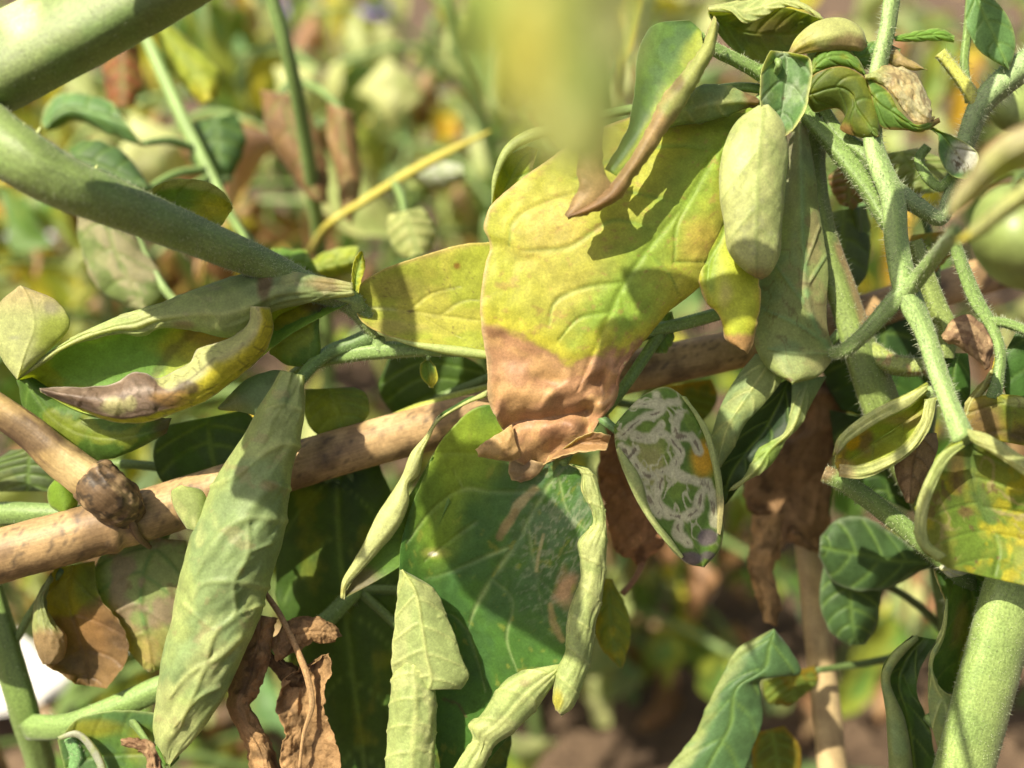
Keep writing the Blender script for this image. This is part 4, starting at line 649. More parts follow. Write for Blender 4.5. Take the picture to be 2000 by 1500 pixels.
# cupped leaf with brown interior, leaf with yellow brown interior
W1 = blade([(1812, 752, -20), (1770, 775, -35), (1720, 800, -40), (1670, 832, -40), (1636, 870, -30), (1630, 905, -20)], [(1822, 775, -20), (1815, 820, -40), (1780, 870, -50), (1730, 905, -50), (1680, 928, -45), (1640, 928, -30)], cup=52, n=(70, 90), wav=3)
W1.up = [UPYG*.8, (A([.26, .34, .05]), nz(36, .5, .62, .8, 4)), (A([0.2, 0.116, 0.0592]), el(1688, 862, 20, 26, .35, .5, .9)), (A([0.22, 0.136, 0.074]), el(1640, 878, 14, 30, .4, .5, .9)), (ORG, el(1664, 862, 14, 18, .35, .4, .95)), (PNK*.8, el(1760, 820, 40, 14, .6, .6, .6)), (LOY*1.1, edge(12, .9)), (A([0.55, 0.388, 0.222]), el(1645, 910, 22, 16, .5, .4, .8))]
W2 = roll([(1812, 748), (1770, 770), (1720, 792), (1670, 822), (1636, 858), (1628, 890)], [(1812, 762), (1775, 795), (1730, 818), (1690, 842), (1660, 862), (1634, 888)], d=-52, k=.55, seed=50, wsc=30, wav=4, a0=-20, a1=200, n=(30, 60)); W2.lo = [LOY*1.1, (LO, nz(40, .5, .65, .6, 4)), (PNK, tt(.8, 1., .6))]; W2.own = []
W3 = roll([(1806, 780), (1795, 825), (1765, 868), (1720, 895), (1680, 908), (1640, 905)], [(1830, 775), (1818, 832), (1782, 884), (1730, 918), (1680, 936), (1638, 932)], d=-58, k=.55, seed=51, wsc=30, wav=4, a0=-20, a1=200, n=(30, 60)); W3.lo = [LOY, (LO, nz(40, .5, .65, .6, 4)), (A([0.55, 0.407, 0.222]), tt(.85, 1., .7))]; W3.own = []
leaf('leaf', RP, [W1, W2, W3], [UPYG], [LOY], VU, VL, dict(n=4, w=3), seed=340, label='small cupped leaf with orange and brown inside')
tube('petiole', RP, [(1816, 768, -20, 14), (1830, 765, -30, 12), (1842, 760, -45, 14)], STP, n=16, seed=6, hairs=150, hlen=8)
X1 = blade([(1888, 850, -120), (1850, 870, -130), (1815, 930, -145), (1795, 1000, -150), (1800, 1070, -140), (1850, 1110, -130)], [(1900, 850, -120), (1960, 880, -135), (2040, 940, -150), (2090, 1010, -150), (2080, 1090, -140), (2030, 1150, -130)], M=[(1894, 850, -118), (1895, 890, -95), (1905, 960, -80), (1930, 1020, -75), (1950, 1070, -85), (1940, 1130, -100)], n=(90, 90), wav=5)
X1.up = [A([.20, .24, .04]), (A([.12, .20, .03]), nz(60, .48, .62, .9, 4)), (UPY*.8, nz(50, .56, .68, .8, 14)), (A([.32, .28, .12]), mines(36, .06, .9, 7)), (A([.17, .11, .05]), el(1870, 930, 18, 40, .5, .6, .8)), (A([0.18, 0.116, 0.0518]), el(1885, 1000, 14, 8, .5, .6, .8)), (A([0.14, 0.0873, 0.0444]), nz(22, .66, .74, .8, 24)), (A([.10, .17, .05]), ln([(1893, 860), (1898, 940), (1935, 1010)], 14, .8, 6))]
X2 = roll([(1880, 862), (1842, 880), (1805, 940), (1786, 1005), (1790, 1060), (1830, 1096)], [(1884, 872), (1858, 895), (1828, 950), (1812, 1005), (1815, 1055), (1850, 1085)], d=-150, k=.55, seed=50, wsc=30, a0=-30, a1=200, n=(34, 70), wav=3); X2.lo = [LO*1.0, (LOY*1.1, el(1800, 980, 20, 60, .6, .4, .7))]; X2.own = []
X3 = roll([(1888, 836), (1930, 848), (1975, 875), (2060, 930)], [(1895, 862), (1935, 885), (1980, 915), (2060, 980)], d=-155, k=.55, seed=51, wsc=30, a0=-30, a1=200, n=(34, 60), wav=3); X3.lo = [LOY*1.0, (LO, nz(40, .5, .65, .6, 4))]; X3.own = []
leaf('leaf', RP, [X1, X2, X3], [UPYG], [LO], VU, VL, dict(n=5, w=4), seed=350, label='cupped leaf with blotchy yellow and brown inside')
Y2 = blade([(1942, 770, 55), (1900, 780, 50), (1885, 810, 48), (1893, 850, 50)], [(1950, 770, 55), (2000, 775, 40), (2060, 800, 40), (2050, 880, 45)], cup=-10, n=(50, 50)); Y2.up = [A([.34, .30, .03]), (A([.15, .22, .03]), el(1975, 800, 40, 26, .6, .4, .8)), (A([0.2, 0.126, 0.0592]), el(1925, 830, 44, 34, .5, .6, .9)), (A([0.1, 0.0679, 0.037]), el(1985, 850, 40, 20, .5, .6, .9)), (LOY, el(1990, 785, 30, 8, .5, .3, .7)), (DKB, mines(20, .04, .6, 7))]
Y3 = blade([(1938, 745, 70), (1905, 760, 66), (1885, 790, 62), (1880, 830, 60)], [(1945, 690, 70), (1935, 750, 60), (1905, 790, 56), (1890, 835, 58)], face='lo', n=(26, 40), cup=-8); Y3.lo = [A([.36, .36, .13]), (DKB*2, nz(8, .68, .75, .7, 4))]
leaf('leaf', RP, [Y2, Y3], [UPY], [LO], VU, VL, dict(n=3, w=3), seed=360, label='yellow leaf with dark brown rotten patches')
Y1 = blade([(1838, 655, -40), (1858, 632, -50), (1895, 616, -55), (1920, 630, -50), (1938, 660, -45)], [(1842, 668, -40), (1870, 680, -50), (1905, 700, -52), (1926, 724, -50), (1940, 690, -45)], face='lo', cup=-14, n=(40, 40), wav=4, wsc=24); Y1.lo = [A([0.27, 0.175, 0.0962]), (A([0.4, 0.281, 0.148]), nz(20, .48, .6, .8, 4)), (A([0.14, 0.0873, 0.0518]), nz(16, .6, .7, .7, 14))]; Y1.own = []
leaf('leaf', RP, [Y1], [BRN], [BRN], None, None, None, seed=370, crumple=5, csc=24, mat=M_DRY, label='small brown dead leaf stuck beside the stalk')
Y4 = blade([(1775, 850, 30), (1750, 880, 30), (1750, 930, 34), (1770, 982, 40)], [(1830, 845, 20), (1830, 880, 24), (1812, 930, 30), (1782, 984, 40)], face='lo', cup=-14, n=(40, 50), wav=4); Y4.lo = [A([0.34, 0.242, 0.137]), (A([0.18, 0.126, 0.074]), nz(30, .52, .66, .7, 4))]
leaf('leaf', RP, [Y4], [BRN], [BRN], None, (A([0.14, 0.097, 0.0592]), .7), dict(n=4, w=2), seed=375, mat=M_DRY, label='grey brown dead leaf hanging behind cupped leaves')
for L_, R_, dd, c, lab in [([(1850, 690), (1830, 720), (1835, 770), (1850, 800)], [(1890, 690), (1895, 740), (1890, 790), (1870, 830)], 95, UPG, 'dark green leaf behind the long central stalk'),
                           ([(1990, 640), (1960, 700), (1965, 770), (1990, 800)], [(2060, 640), (2080, 700), (2080, 770), (2060, 800)], 110, UPG*.8, 'dark green leaf at the end of a thin stalk')]:
    q = blade(L_, R_, d=dd, cup=-12, n=(30, 40)); leaf('leaf', RP, [q], [c, (c*1.5, nz(40, .5, .65, .6, 4))], [LO], VU, VL, dict(n=3, w=2.6), seed=380, label=lab)
# yellow leaf with pale margin left of the broad leaf
q1 = blade([(962, 405, 90), (962, 360, 85), (985, 310, 80), (1030, 285, 80)], [(975, 410, 95), (1020, 370, 105), (1040, 330, 100), (1052, 290, 90)], n=(40, 40), cup=14); q1.up = [A([.26, .34, .03]), (UPY, tt(.4, 0., .8)), (DKB, el(1042, 320, 9, 26, .5, .4, .8))]
q2 = roll([(958, 400), (962, 340), (985, 285), (1025, 255), (1080, 240)], [(962, 402), (975, 345), (1000, 300), (1045, 275), (1085, 262)], d=78, a0=-20, a1=200, n=(24, 50)); q2.lo = [LO*.95]; q2.own = []
leaf('leaf', RP, [q1, q2], [UPYG], [LO], VU, VL, dict(n=3, w=3), seed=390, label='glowing yellow leaf with pale rolled edge behind broad leaf')
tube('petiole', RP, [(1060, 255, 85, 8), (1150, 230, 110, 9), (1300, 200, 110, 10), (1450, 170, 90, 10), (1520, 180, 85, 10)], STM, n=30, seed=4)
tube('petiole', RP, [(1470, 210, 90, 12), (1500, 185, 88, 12), (1540, 190, 92, 13)], STM, n=16, seed=4)
tube('petiole', RP, [(1368, 70, -30, 9), (1375, 85, 5, 10), (1385, 88, 14, 10)], STM, n=12, seed=4)
tube('petiole', RP, [(1490, 212, -30, 8), (1500, 190, 30, 9), (1530, 185, 85, 9)], STM, n=12, seed=4)

# ------------------------------------------------------------------ plant at the lower right: fat fuzzy stem
FP = thing('tomato_plant', 'tomato plant with fat fuzzy pale stem and torn folded leaf', 'plant', A([0, 0, 0]))
fa, fb = W(A([1990, 1100, 15])), W(A([1880, 1500, 40])); fd = (fb-fa)/np.linalg.norm(fb-fa); fg_ = fb+fd*((fb[2]+.02)/-fd[2]); FP.location = (fg_[0], fg_[1], 0); BASE[FP] = A([fg_[0], fg_[1], 0])
tube('stem', FP, [(2200, 780, 15, 50), (2060, 960, 15, 56), (1997, 1100, 15, 60), (1938, 1300, 20, 60), (1884, 1500, 40, 60), (*PXW(fg_), 58)], A([.24, .33, .10]), ring=48, n=220, ridge=.015, noise=.02, seed=4, hairs=16000, hlen=7, hw=.55, patch=[(A([.16, .24, .07]), nz(80, .45, .65, .7, 4))])
B1 = blade([(1822, 1112, 60), (1830, 1140, 50), (1848, 1180, 45), (1838, 1240, 40), (1815, 1290, 38), (1818, 1340, 40), (1880, 1362, 45)], [(1925, 1090, 80), (1950, 1130, 85), (1950, 1200, 85), (1940, 1260, 85), (1925, 1310, 85), (1900, 1370, 70), (1890, 1364, 50)], n=(60, 80), cup=30, wav=3, wsc=24); B1.up = [UPG*1.05, (UPM, nz(40, .5, .65, .7, 4)), (A([0.25, 0.175, 0.074]), el(1875, 1215, 12, 40, .5, .5, .6, rot=15)), (A([.2, .25, .03]), el(1885, 1250, 14, 60, .6, .4, .6)), (PNK*1.1, edge(4, .7))]
B2 = blade([(1822, 1110, 55), (1845, 1098, 45), (1885, 1087, 40), (1925, 1085, 42)], [(1850, 1108, 48), (1852, 1125, 38), (1890, 1120, 34), (1925, 1095, 40)], face='lo', n=(26, 40), cup=-10); B2.lo = [A([.48, .50, .40]), (LO, tt(.5, .9, .7))]
B3 = blade([(1848, 1165, 42), (1845, 1210, 36), (1820, 1280, 32), (1812, 1340, 34), (1818, 1410, 40), (1838, 1480, 50)], [(1850, 1175, 44), (1842, 1245, 40), (1818, 1305, 38), (1850, 1355, 40), (1880, 1368, 46), (1860, 1490, 56)], face='lo', n=(50, 80), cup=-8, wav=2); B3.lo = [LO*.8, (LOG, nz(50, .5, .65, .6, 4))]
leaf('leaf', FP, [B1, B2, B3], [UPG], [LO], VU, VL, dict(n=5, w=2.6), seed=410, label='torn folded leaf tucked behind the fat stem')
B4 = blade([(1780, 1240, 110), (1745, 1270, 105), (1722, 1310, 100), (1735, 1400, 105), (1745, 1560, 110)], [(1830, 1250, 120), (1800, 1300, 125), (1790, 1350, 125), (1810, 1400, 125), (1840, 1560, 125)], n=(50, 60), cup=24, wav=4); B4.up = [A([.03, .07, .025]), (UPG, nz(40, .5, .65, .7, 4))]
B5 = roll([(1790, 1238), (1748, 1268), (1722, 1312), (1730, 1400), (1738, 1560)], [(1795, 1250), (1762, 1285), (1740, 1320), (1770, 1410), (1790, 1560)], d=98, a0=-20, a1=200, n=(30, 50)); B5.lo = [LO*.75, (LOG, nz(50, .5, .65, .6, 4))]; B5.own = []
leaf('leaf', FP, [B4, B5], [UPG], [LO], VU, VL, dict(n=5, w=2.6), seed=420, label='dark green leaf with pale curled edge near fat stem')
tube('petiole', FP, [(1920, 1090, 60, 9), (1935, 1120, 70, 9), (1950, 1180, 60, 10), (1965, 1200, 30, 10)], STM, n=16, seed=4)
tube('petiole', FP, [(1810, 1400, 122, 9), (1850, 1440, 90, 9), (1890, 1460, 50, 10)], STM, n=16, seed=4)
# ------------------------------------------------------------------ plant at the lower left: leaves and stalks under the pole
BP = thing('tomato_plant', 'tomato plant under the pole with brown rotten leaf and green stalks', 'plant', (-.17, .42, 0))
def bst(path, c=STM*.8, **k): k.setdefault('hairs', 250); k.setdefault('n', 60); return tube('stalk', BP, path, c, seed=int(abs(path[0][0])) % 40, **k)
tube('stem', BP, [gpx(-.17, .42, -.02, 26), (-60, 1700, 700, 28), (80, 1520, 420, 30), (50, 1400, 300, 30), (15, 1280, 270, 30), (-25, 1130, 260, 28), (-60, 950, 260, 24)], A([.13, .20, .05]), ring=24, n=110, hairs=600, seed=5)
bst([(60, 1420, 290, 26), (120, 1420, 220, 24), (220, 1385, 190, 24), (310, 1345, 180, 24), (420, 1300, 180, 20), (600, 1240, 200, 18), (700, 1150, 240, 16)], STM)
bst([(-60, 1010, 200, 24), (0, 1004, 170, 23), (110, 1005, 150, 21), (200, 1010, 160, 18), (330, 1040, 190, 15)], STM*.9)
bst([(130, 1520, 190, 14), (150, 1480, 170, 16), (135, 1440, 160, 12)], UPT*2)
q = blade([(112, 935), (96, 955), (98, 985), (125, 1003)], [(118, 935), (140, 950), (150, 985), (128, 1004)], d=95, cup=-22, n=(30, 30)); q.up = [A([.16, .27, .03]), (LO, edge(5, .5))]
leaf('leaflet', BP, [q], [UPM], [LO], VU, VL, None, seed=500, label='tiny bright green bud beside the bamboo shoot')
q1 = blade([(105, 1110), (72, 1170), (68, 1250), (84, 1295), (112, 1312), (146, 1336)], [(185, 1095), (192, 1160), (242, 1228), (252, 1275), (228, 1322), (208, 1345)], d=140, cup=28, n=(70, 90), wav=6, wsc=24, seed=4)
q1.up = [A([0.2, 0.121, 0.0555]), (A([0.1, 0.063, 0.0333]), nz(44, .5, .62, .8, 4)), (A([.34, .18, .07]), el(170, 1230, 40, 40, .6, .5, .6)), (A([.26, .22, .02]), below([(60, 1190), (140, 1205), (190, 1180), (200, 1150)], 8, 16, -1.0)), (A([.26, .23, .02]), lambda q: 1-below([(60, 1195), (140, 1205), (190, 1170), (200, 1150)], 8, 16, 1.)(q)), (A([.10, .16, .02]), el(175, 1140, 26, 40, .6, .4, .8))]
q1.up.pop(3)
q2 = roll([(98, 1118), (68, 1175), (65, 1255), (82, 1298)], [(104, 1128), (90, 1180), (108, 1216), (130, 1242), (122, 1288), (104, 1298)], d=122, a0=-20, a1=200, n=(34, 60), wav=4, wsc=24); q2.lo = [LO*.9, (A([0.3, 0.204, 0.104]), tt(.5, .65, .9))]; q2.own = []
leaf('leaf', BP, [q1, q2], [BRN], [LO], None, (A([0.2, 0.145, 0.074]), .5), dict(n=4, w=3), seed=510, label='rotten dark brown leaf with yellow top under the pole')
q3 = blade([(262, 1050), (190, 1095), (178, 1160), (218, 1222), (268, 1290), (290, 1312)], [(365, 1055), (375, 1150), (352, 1250), (322, 1300), (296, 1314)], d=175, face='lo', cup=-14, n=(60, 80), wav=4); q3.lo = [LO*.8, (A([0.3, 0.213, 0.148]), nz(44, .5, .66, .85, 4)), (A([.40, .32, .08]), el(280, 1270, 50, 40, .6, .5, .7)), (A([0.2, 0.116, 0.074]), nz(24, .64, .72, .6, 9))]
leaf('leaf', BP, [q3], [UPM], [LO], VU, (A([.10, .20, .06]), .8), dict(n=5, w=4.5), seed=520, label='purplish leaf underside with dark green veins under the pole')
q4 = blade([(112, 1445), (150, 1405), (220, 1388), (310, 1392)], [(140, 1560), (190, 1560), (260, 1560), (330, 1550)], d=150, cup=14, n=(60, 50), wav=5); q4.up = [UPT*1.1, (UPM, nz(40, .5, .64, .7, 4)), (UPY*.7, el(190, 1420, 50, 16, .6, .5, .6)), (UPY*.6, el(270, 1460, 30, 30, .6, .5, .5)), (LO, edge(6, .6))]
q5 = roll([(112, 1438), (150, 1426), (190, 1460), (222, 1540)], [(116, 1446), (150, 1442), (178, 1475), (205, 1540)], d=135, n=(24, 50)); q5.lo = [A([.42, .44, .34]), (LO, nz(30, .5, .65, .6, 4))]; q5.own = []
leaf('leaf', BP, [q4, q5], [UPT], [LO], VU, VL, dict(n=4, w=3), seed=530, label='blue green leaf with pale curled edge under green stalk')
q6 = roll([(236, 1446), (262, 1442), (300, 1455), (318, 1500), (320, 1560)], [(238, 1454), (262, 1462), (285, 1480), (285, 1510), (285, 1560)], d=100, n=(30, 50), wav=5, wsc=20); q6.lo = [A([0.2, 0.116, 0.0592]), (A([0.36, 0.242, 0.126]), nz(20, .5, .62, .8, 4))]; q6.own = []
leaf('leaf', BP, [q6], [BRN], [BRN], None, None, None, seed=540, crumple=5, csc=20, mat=M_DRY, label='small dry brown curl beside the rolled leaf tip')
# dark leaves behind the middle
for L_, R_, dd, c, ex, lab in [
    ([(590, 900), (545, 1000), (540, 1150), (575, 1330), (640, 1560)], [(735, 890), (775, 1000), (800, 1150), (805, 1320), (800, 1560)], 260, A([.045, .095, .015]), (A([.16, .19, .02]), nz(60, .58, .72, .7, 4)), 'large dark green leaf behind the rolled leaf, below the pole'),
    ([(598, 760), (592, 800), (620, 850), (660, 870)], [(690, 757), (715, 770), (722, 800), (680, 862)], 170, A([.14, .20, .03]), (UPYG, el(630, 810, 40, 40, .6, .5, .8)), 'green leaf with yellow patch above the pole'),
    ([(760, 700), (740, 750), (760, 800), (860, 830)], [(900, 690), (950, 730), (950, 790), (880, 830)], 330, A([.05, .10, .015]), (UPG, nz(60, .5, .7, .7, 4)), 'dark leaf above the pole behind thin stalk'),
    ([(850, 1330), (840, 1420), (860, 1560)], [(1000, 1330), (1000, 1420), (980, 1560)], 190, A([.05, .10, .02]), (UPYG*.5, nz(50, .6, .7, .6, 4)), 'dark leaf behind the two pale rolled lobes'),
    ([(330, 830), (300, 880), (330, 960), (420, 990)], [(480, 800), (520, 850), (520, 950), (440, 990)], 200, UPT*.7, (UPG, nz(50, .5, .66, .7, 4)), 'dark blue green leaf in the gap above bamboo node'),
    ([(1180, 1130), (1160, 1200), (1170, 1260), (1210, 1305)], [(1195, 1130), (1225, 1190), (1230, 1250), (1215, 1305)], 260, UPYG*.9, (UPY*.8, nz(50, .5, .66, .7, 4)), 'small yellow leaf behind the right rolled margin'),
    ([(1260, 760), (1250, 800), (1300, 850)], [(1390, 740), (1400, 780), (1360, 840)], 420, A([.12, .16, .02]), (ORG*.7, nz(50, .5, .62, .8, 4)), 'yellow and green blurred leaf just below the pole'),
    ([(1300, 610), (1280, 650), (1280, 690)], [(1312, 608), (1318, 660), (1300, 690)], 130, UPM*1.2, (LO, edge(6, .6)), 'small green leaf just below the notch of yellow leaf'),
    ([(20, 880), (-30, 920), (0, 960)], [(90, 870), (140, 900), (110, 960)], 260, A([.10, .14, .06]), (LO*.5, nz(50, .5, .66, .7, 4)), 'dull green leaf behind the bamboo side shoot')]:
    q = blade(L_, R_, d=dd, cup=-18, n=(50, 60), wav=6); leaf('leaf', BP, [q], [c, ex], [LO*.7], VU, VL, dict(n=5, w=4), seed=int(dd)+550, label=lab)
for a, b in [((700, 1150, 240), (690, 950, 255)), ((690, 950, 255), (640, 830, 175)), ((690, 950, 255), (850, 780, 320)), ((700, 1150, 240), (920, 1400, 195)), ((700, 1150, 240), (1190, 1200, 262)), ((690, 950, 255), (420, 930, 205)), ((850, 780, 320), (1300, 800, 415)), ((850, 780, 320), (1295, 650, 140)), ((420, 930, 205), (80, 920, 255))]:
    m_ = (A(a)+A(b))/2+A([0, -18, 12]); tube('petiole', BP, [(*a, 10), (*m_, 9), (*b, 7)], STM*.7, n=20, seed=3)
tube('petiole', BP, [(715, 842, 185, 10), (800, 808, 185, 14), (880, 782, 188, 14), (960, 760, 195, 12), (1100, 720, 180, 11)], A([.30, .34, .06]), n=40, seed=5)
for a, b in [((15, 1280, 270), (120, 1115, 145)), ((-25, 1130, 260), (300, 1062, 178)), ((120, 1420, 220), (200, 1400, 160)), ((220, 1385, 190), (290, 1452, 105))]:
    m_ = (A(a)+A(b))/2+A([0, -12, 16]); tube('petiole', BP, [(*a, 8), (*m_, 8), (*b, 6)], STM*.7, n=20, seed=3)

# ------------------------------------------------------------------ withered leaves
WL = thing('withered_leaf', 'shrivelled brown leaf dangling beside the long rolled leaf', 'dead leaf', W(A([518, 1150, 70])))
def dry(L_, R_, d, c, name='blade', par=None, crumple=9, csc=34, n=(44, 80), cup=-14, seed=0, face='up', wav=7):
    q = blade(L_, R_, d=d, cup=cup, n=n, wav=wav, wsc=26, seed=seed, face=face); q.own = dict(n=6, slant=.1, w=2)
    sp = [c, (c*.45, nz(32, .54, .66, .8, 4+seed)), (np.minimum(c*1.5, .6), nz(24, .56, .68, .7, 14+seed)), (np.minimum(c*1.4, .6), edge(4, .5))]
    return leaf(name, par, [q], sp, sp, (c*.6, .5), (c*.6, .5), None, bull=1.5, vdep=2, seed=600+seed, crumple=crumple, csc=csc, mat=M_DRY)
B_ = A([0.3, 0.184, 0.0814])
tube('midrib', WL, [(505, 1130, 75, 4), (518, 1157, 70, 5), (546, 1199, 60, 6), (574, 1255, 52, 6), (592, 1297, 50, 7), (602, 1329, 48, 7), (609, 1378, 48, 6), (594, 1430, 55, 4), (585, 1500, 60, 3)], A([0.34, 0.213, 0.0962]), M_DRYSTEM, n=60, noise=.2, seed=3)
dry([(484, 1200), (472, 1270), (450, 1330), (447, 1370), (462, 1420), (488, 1478), (508, 1560)], [(540, 1205), (525, 1285), (512, 1340), (488, 1378), (500, 1412), (532, 1455), (548, 1500), (550, 1560)], 75, B_*1.05, 'blade', WL, seed=1, cup=-26)
dry([(530, 1262), (562, 1216), (610, 1208), (650, 1222), (664, 1246)], [(538, 1292), (580, 1272), (622, 1254), (656, 1252)], 66, B_*.9, 'blade', WL, seed=2)
dry([(592, 1298), (548, 1340), (542, 1395), (554, 1430), (545, 1472), (550, 1560)], [(604, 1300), (640, 1274), (652, 1300), (638, 1353), (642, 1412), (658, 1465), (672, 1560)], 62, B_, 'blade', WL, seed=3, cup=22)
dry([(500, 1260), (530, 1300), (560, 1330), (590, 1340)], [(560, 1290), (575, 1300), (592, 1316), (600, 1325)], 85, B_*.35, 'blade', WL, seed=4)
tube('tendril', WL, [(505, 1130, 75, 4), (480, 1080, 100, 4), (470, 1000, 150, 4), (480, 950, 170, 4)], A([0.3, 0.194, 0.0888]), M_DRYSTEM, n=24, ring=8)
W2_ = thing('withered_leaf', 'large blurred brown dead leaf draped over the thin cane', 'dead leaf', W(A([1560, 900, 460])))
dry([(1585, 740), (1540, 850), (1470, 940), (1462, 1000), (1490, 1040), (1550, 1030)], [(1635, 740), (1640, 860), (1625, 950), (1622, 1040), (1600, 1080), (1570, 1050)], 430, A([0.25, 0.15, 0.0703]), 'blade', W2_, seed=5, crumple=22, csc=70, cup=-30, n=(50, 70))
dry([(1480, 1010), (1468, 1060), (1462, 1110), (1478, 1165), (1488, 1212)], [(1545, 1000), (1530, 1080), (1516, 1120), (1525, 1165), (1512, 1222)], 425, A([0.4, 0.252, 0.111]), 'blade', W2_, seed=6, crumple=10, csc=50, cup=-30)
W3_ = thing('withered_leaf', 'crumpled orange brown dead leaf behind the tunnelled leaf', 'dead leaf', W(A([1230, 900, 300])))
dry([(1180, 860), (1170, 920), (1185, 1000), (1200, 1070), (1250, 1100)], [(1230, 830), (1250, 900), (1290, 980), (1300, 1050), (1265, 1100)], 300, A([.33, .17, .08]), 'blade', W3_, seed=7, crumple=14, csc=60)
tube('midrib', W3_, [(1195, 850, 310, 8), (1215, 960, 295, 8), (1255, 1095, 300, 7), (1240, 1130, 300, 6), (1215, 1160, 305, 6)], A([.3, .17, .09]), M_DRYSTEM, n=30)
tube('midrib', W3_, [(1195, 850, 310, 8), (1180, 800, 290, 8), (1185, 750, 250, 8)], A([.3, .17, .09]), M_DRYSTEM, n=20)
tube('midrib', W2_, [(1600, 745, 430, 8), (1590, 850, 410, 9), (1560, 1000, 420, 8), (1500, 1100, 412, 7)], A([0.3, 0.194, 0.0888]), M_DRYSTEM, n=30)

# ------------------------------------------------------------------ plant at the right rear: dark leaves by the cane
DP = thing('tomato_plant', 'tomato plant in shade by the thin cane with dark blue green leaves', 'plant', (.17, .48, 0))
tube('stem', DP, [gpx(.17, .48, -.02, 22), (1900, 1500, 900, 24), (1860, 1250, 560, 24), (1830, 1100, 380, 18), (1800, 950, 330, 16)], STD, n=60, hairs=300, seed=3)
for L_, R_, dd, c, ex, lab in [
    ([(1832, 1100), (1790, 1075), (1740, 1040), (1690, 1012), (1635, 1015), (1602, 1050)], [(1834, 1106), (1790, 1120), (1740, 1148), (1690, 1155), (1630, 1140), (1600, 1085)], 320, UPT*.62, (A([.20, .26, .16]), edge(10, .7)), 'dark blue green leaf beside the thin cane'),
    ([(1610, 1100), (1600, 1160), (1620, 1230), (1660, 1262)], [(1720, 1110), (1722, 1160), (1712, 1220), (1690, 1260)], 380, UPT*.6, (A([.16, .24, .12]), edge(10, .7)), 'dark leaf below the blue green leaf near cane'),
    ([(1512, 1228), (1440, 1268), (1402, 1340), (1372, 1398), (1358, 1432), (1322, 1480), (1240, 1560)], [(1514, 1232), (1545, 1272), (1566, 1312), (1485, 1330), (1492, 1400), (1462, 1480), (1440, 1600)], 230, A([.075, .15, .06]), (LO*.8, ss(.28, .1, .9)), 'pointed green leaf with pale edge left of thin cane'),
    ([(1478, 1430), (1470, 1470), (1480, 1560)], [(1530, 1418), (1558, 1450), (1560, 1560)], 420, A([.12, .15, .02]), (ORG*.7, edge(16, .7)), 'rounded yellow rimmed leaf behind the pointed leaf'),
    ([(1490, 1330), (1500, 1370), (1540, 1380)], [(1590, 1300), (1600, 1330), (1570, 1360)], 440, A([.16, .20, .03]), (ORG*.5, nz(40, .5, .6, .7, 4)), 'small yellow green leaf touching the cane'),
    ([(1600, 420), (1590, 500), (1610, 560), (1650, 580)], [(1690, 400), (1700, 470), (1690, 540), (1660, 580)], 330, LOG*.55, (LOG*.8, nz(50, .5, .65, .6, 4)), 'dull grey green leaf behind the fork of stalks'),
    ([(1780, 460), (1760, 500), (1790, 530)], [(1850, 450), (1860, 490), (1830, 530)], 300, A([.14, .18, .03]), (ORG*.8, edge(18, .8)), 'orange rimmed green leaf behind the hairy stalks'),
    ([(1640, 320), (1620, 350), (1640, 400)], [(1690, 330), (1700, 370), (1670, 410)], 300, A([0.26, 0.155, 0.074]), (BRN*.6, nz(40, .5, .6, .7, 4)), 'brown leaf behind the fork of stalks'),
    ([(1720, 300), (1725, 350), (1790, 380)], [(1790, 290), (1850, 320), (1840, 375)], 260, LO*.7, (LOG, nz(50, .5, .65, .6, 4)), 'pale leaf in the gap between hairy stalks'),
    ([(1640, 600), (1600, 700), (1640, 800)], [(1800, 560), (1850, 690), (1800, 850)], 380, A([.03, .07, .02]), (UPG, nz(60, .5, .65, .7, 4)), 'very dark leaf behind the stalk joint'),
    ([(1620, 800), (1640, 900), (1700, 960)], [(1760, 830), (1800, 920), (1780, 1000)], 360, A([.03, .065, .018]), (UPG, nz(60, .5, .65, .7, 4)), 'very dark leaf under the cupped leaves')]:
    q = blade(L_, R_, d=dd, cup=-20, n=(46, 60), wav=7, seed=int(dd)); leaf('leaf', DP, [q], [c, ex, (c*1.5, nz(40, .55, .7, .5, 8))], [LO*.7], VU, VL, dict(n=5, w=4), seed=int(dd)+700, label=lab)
for a, m_, b in [((1830, 1100, 380), (1836, 1102, 340), (1828, 1103, 322)), ((1860, 1250, 560), (1790, 1180, 470), (1690, 1120, 382)), ((1900, 1500, 900), (1500, 1640, 420), (1340, 1570, 240)), ((1900, 1500, 900), (1600, 1640, 560), (1525, 1560, 424)), ((1860, 1250, 560), (1720, 1290, 500), (1592, 1310, 440)),
                 ((1800, 950, 330), (1720, 760, 380), (1660, 570, 332)), ((1800, 950, 330), (1830, 720, 360), (1830, 515, 302)), ((1660, 570, 332), (1680, 500, 340), (1672, 405, 302)), ((1830, 515, 302), (1810, 440, 300), (1790, 375, 262)), ((1800, 950, 330), (1790, 880, 380), (1770, 820, 380)), ((1800, 950, 330), (1780, 940, 350), (1770, 930, 358))]:
    tube('petiole', DP, [(*a, 9), (*m_, 8), (*b, 6)], STM*.55, n=20, seed=3)

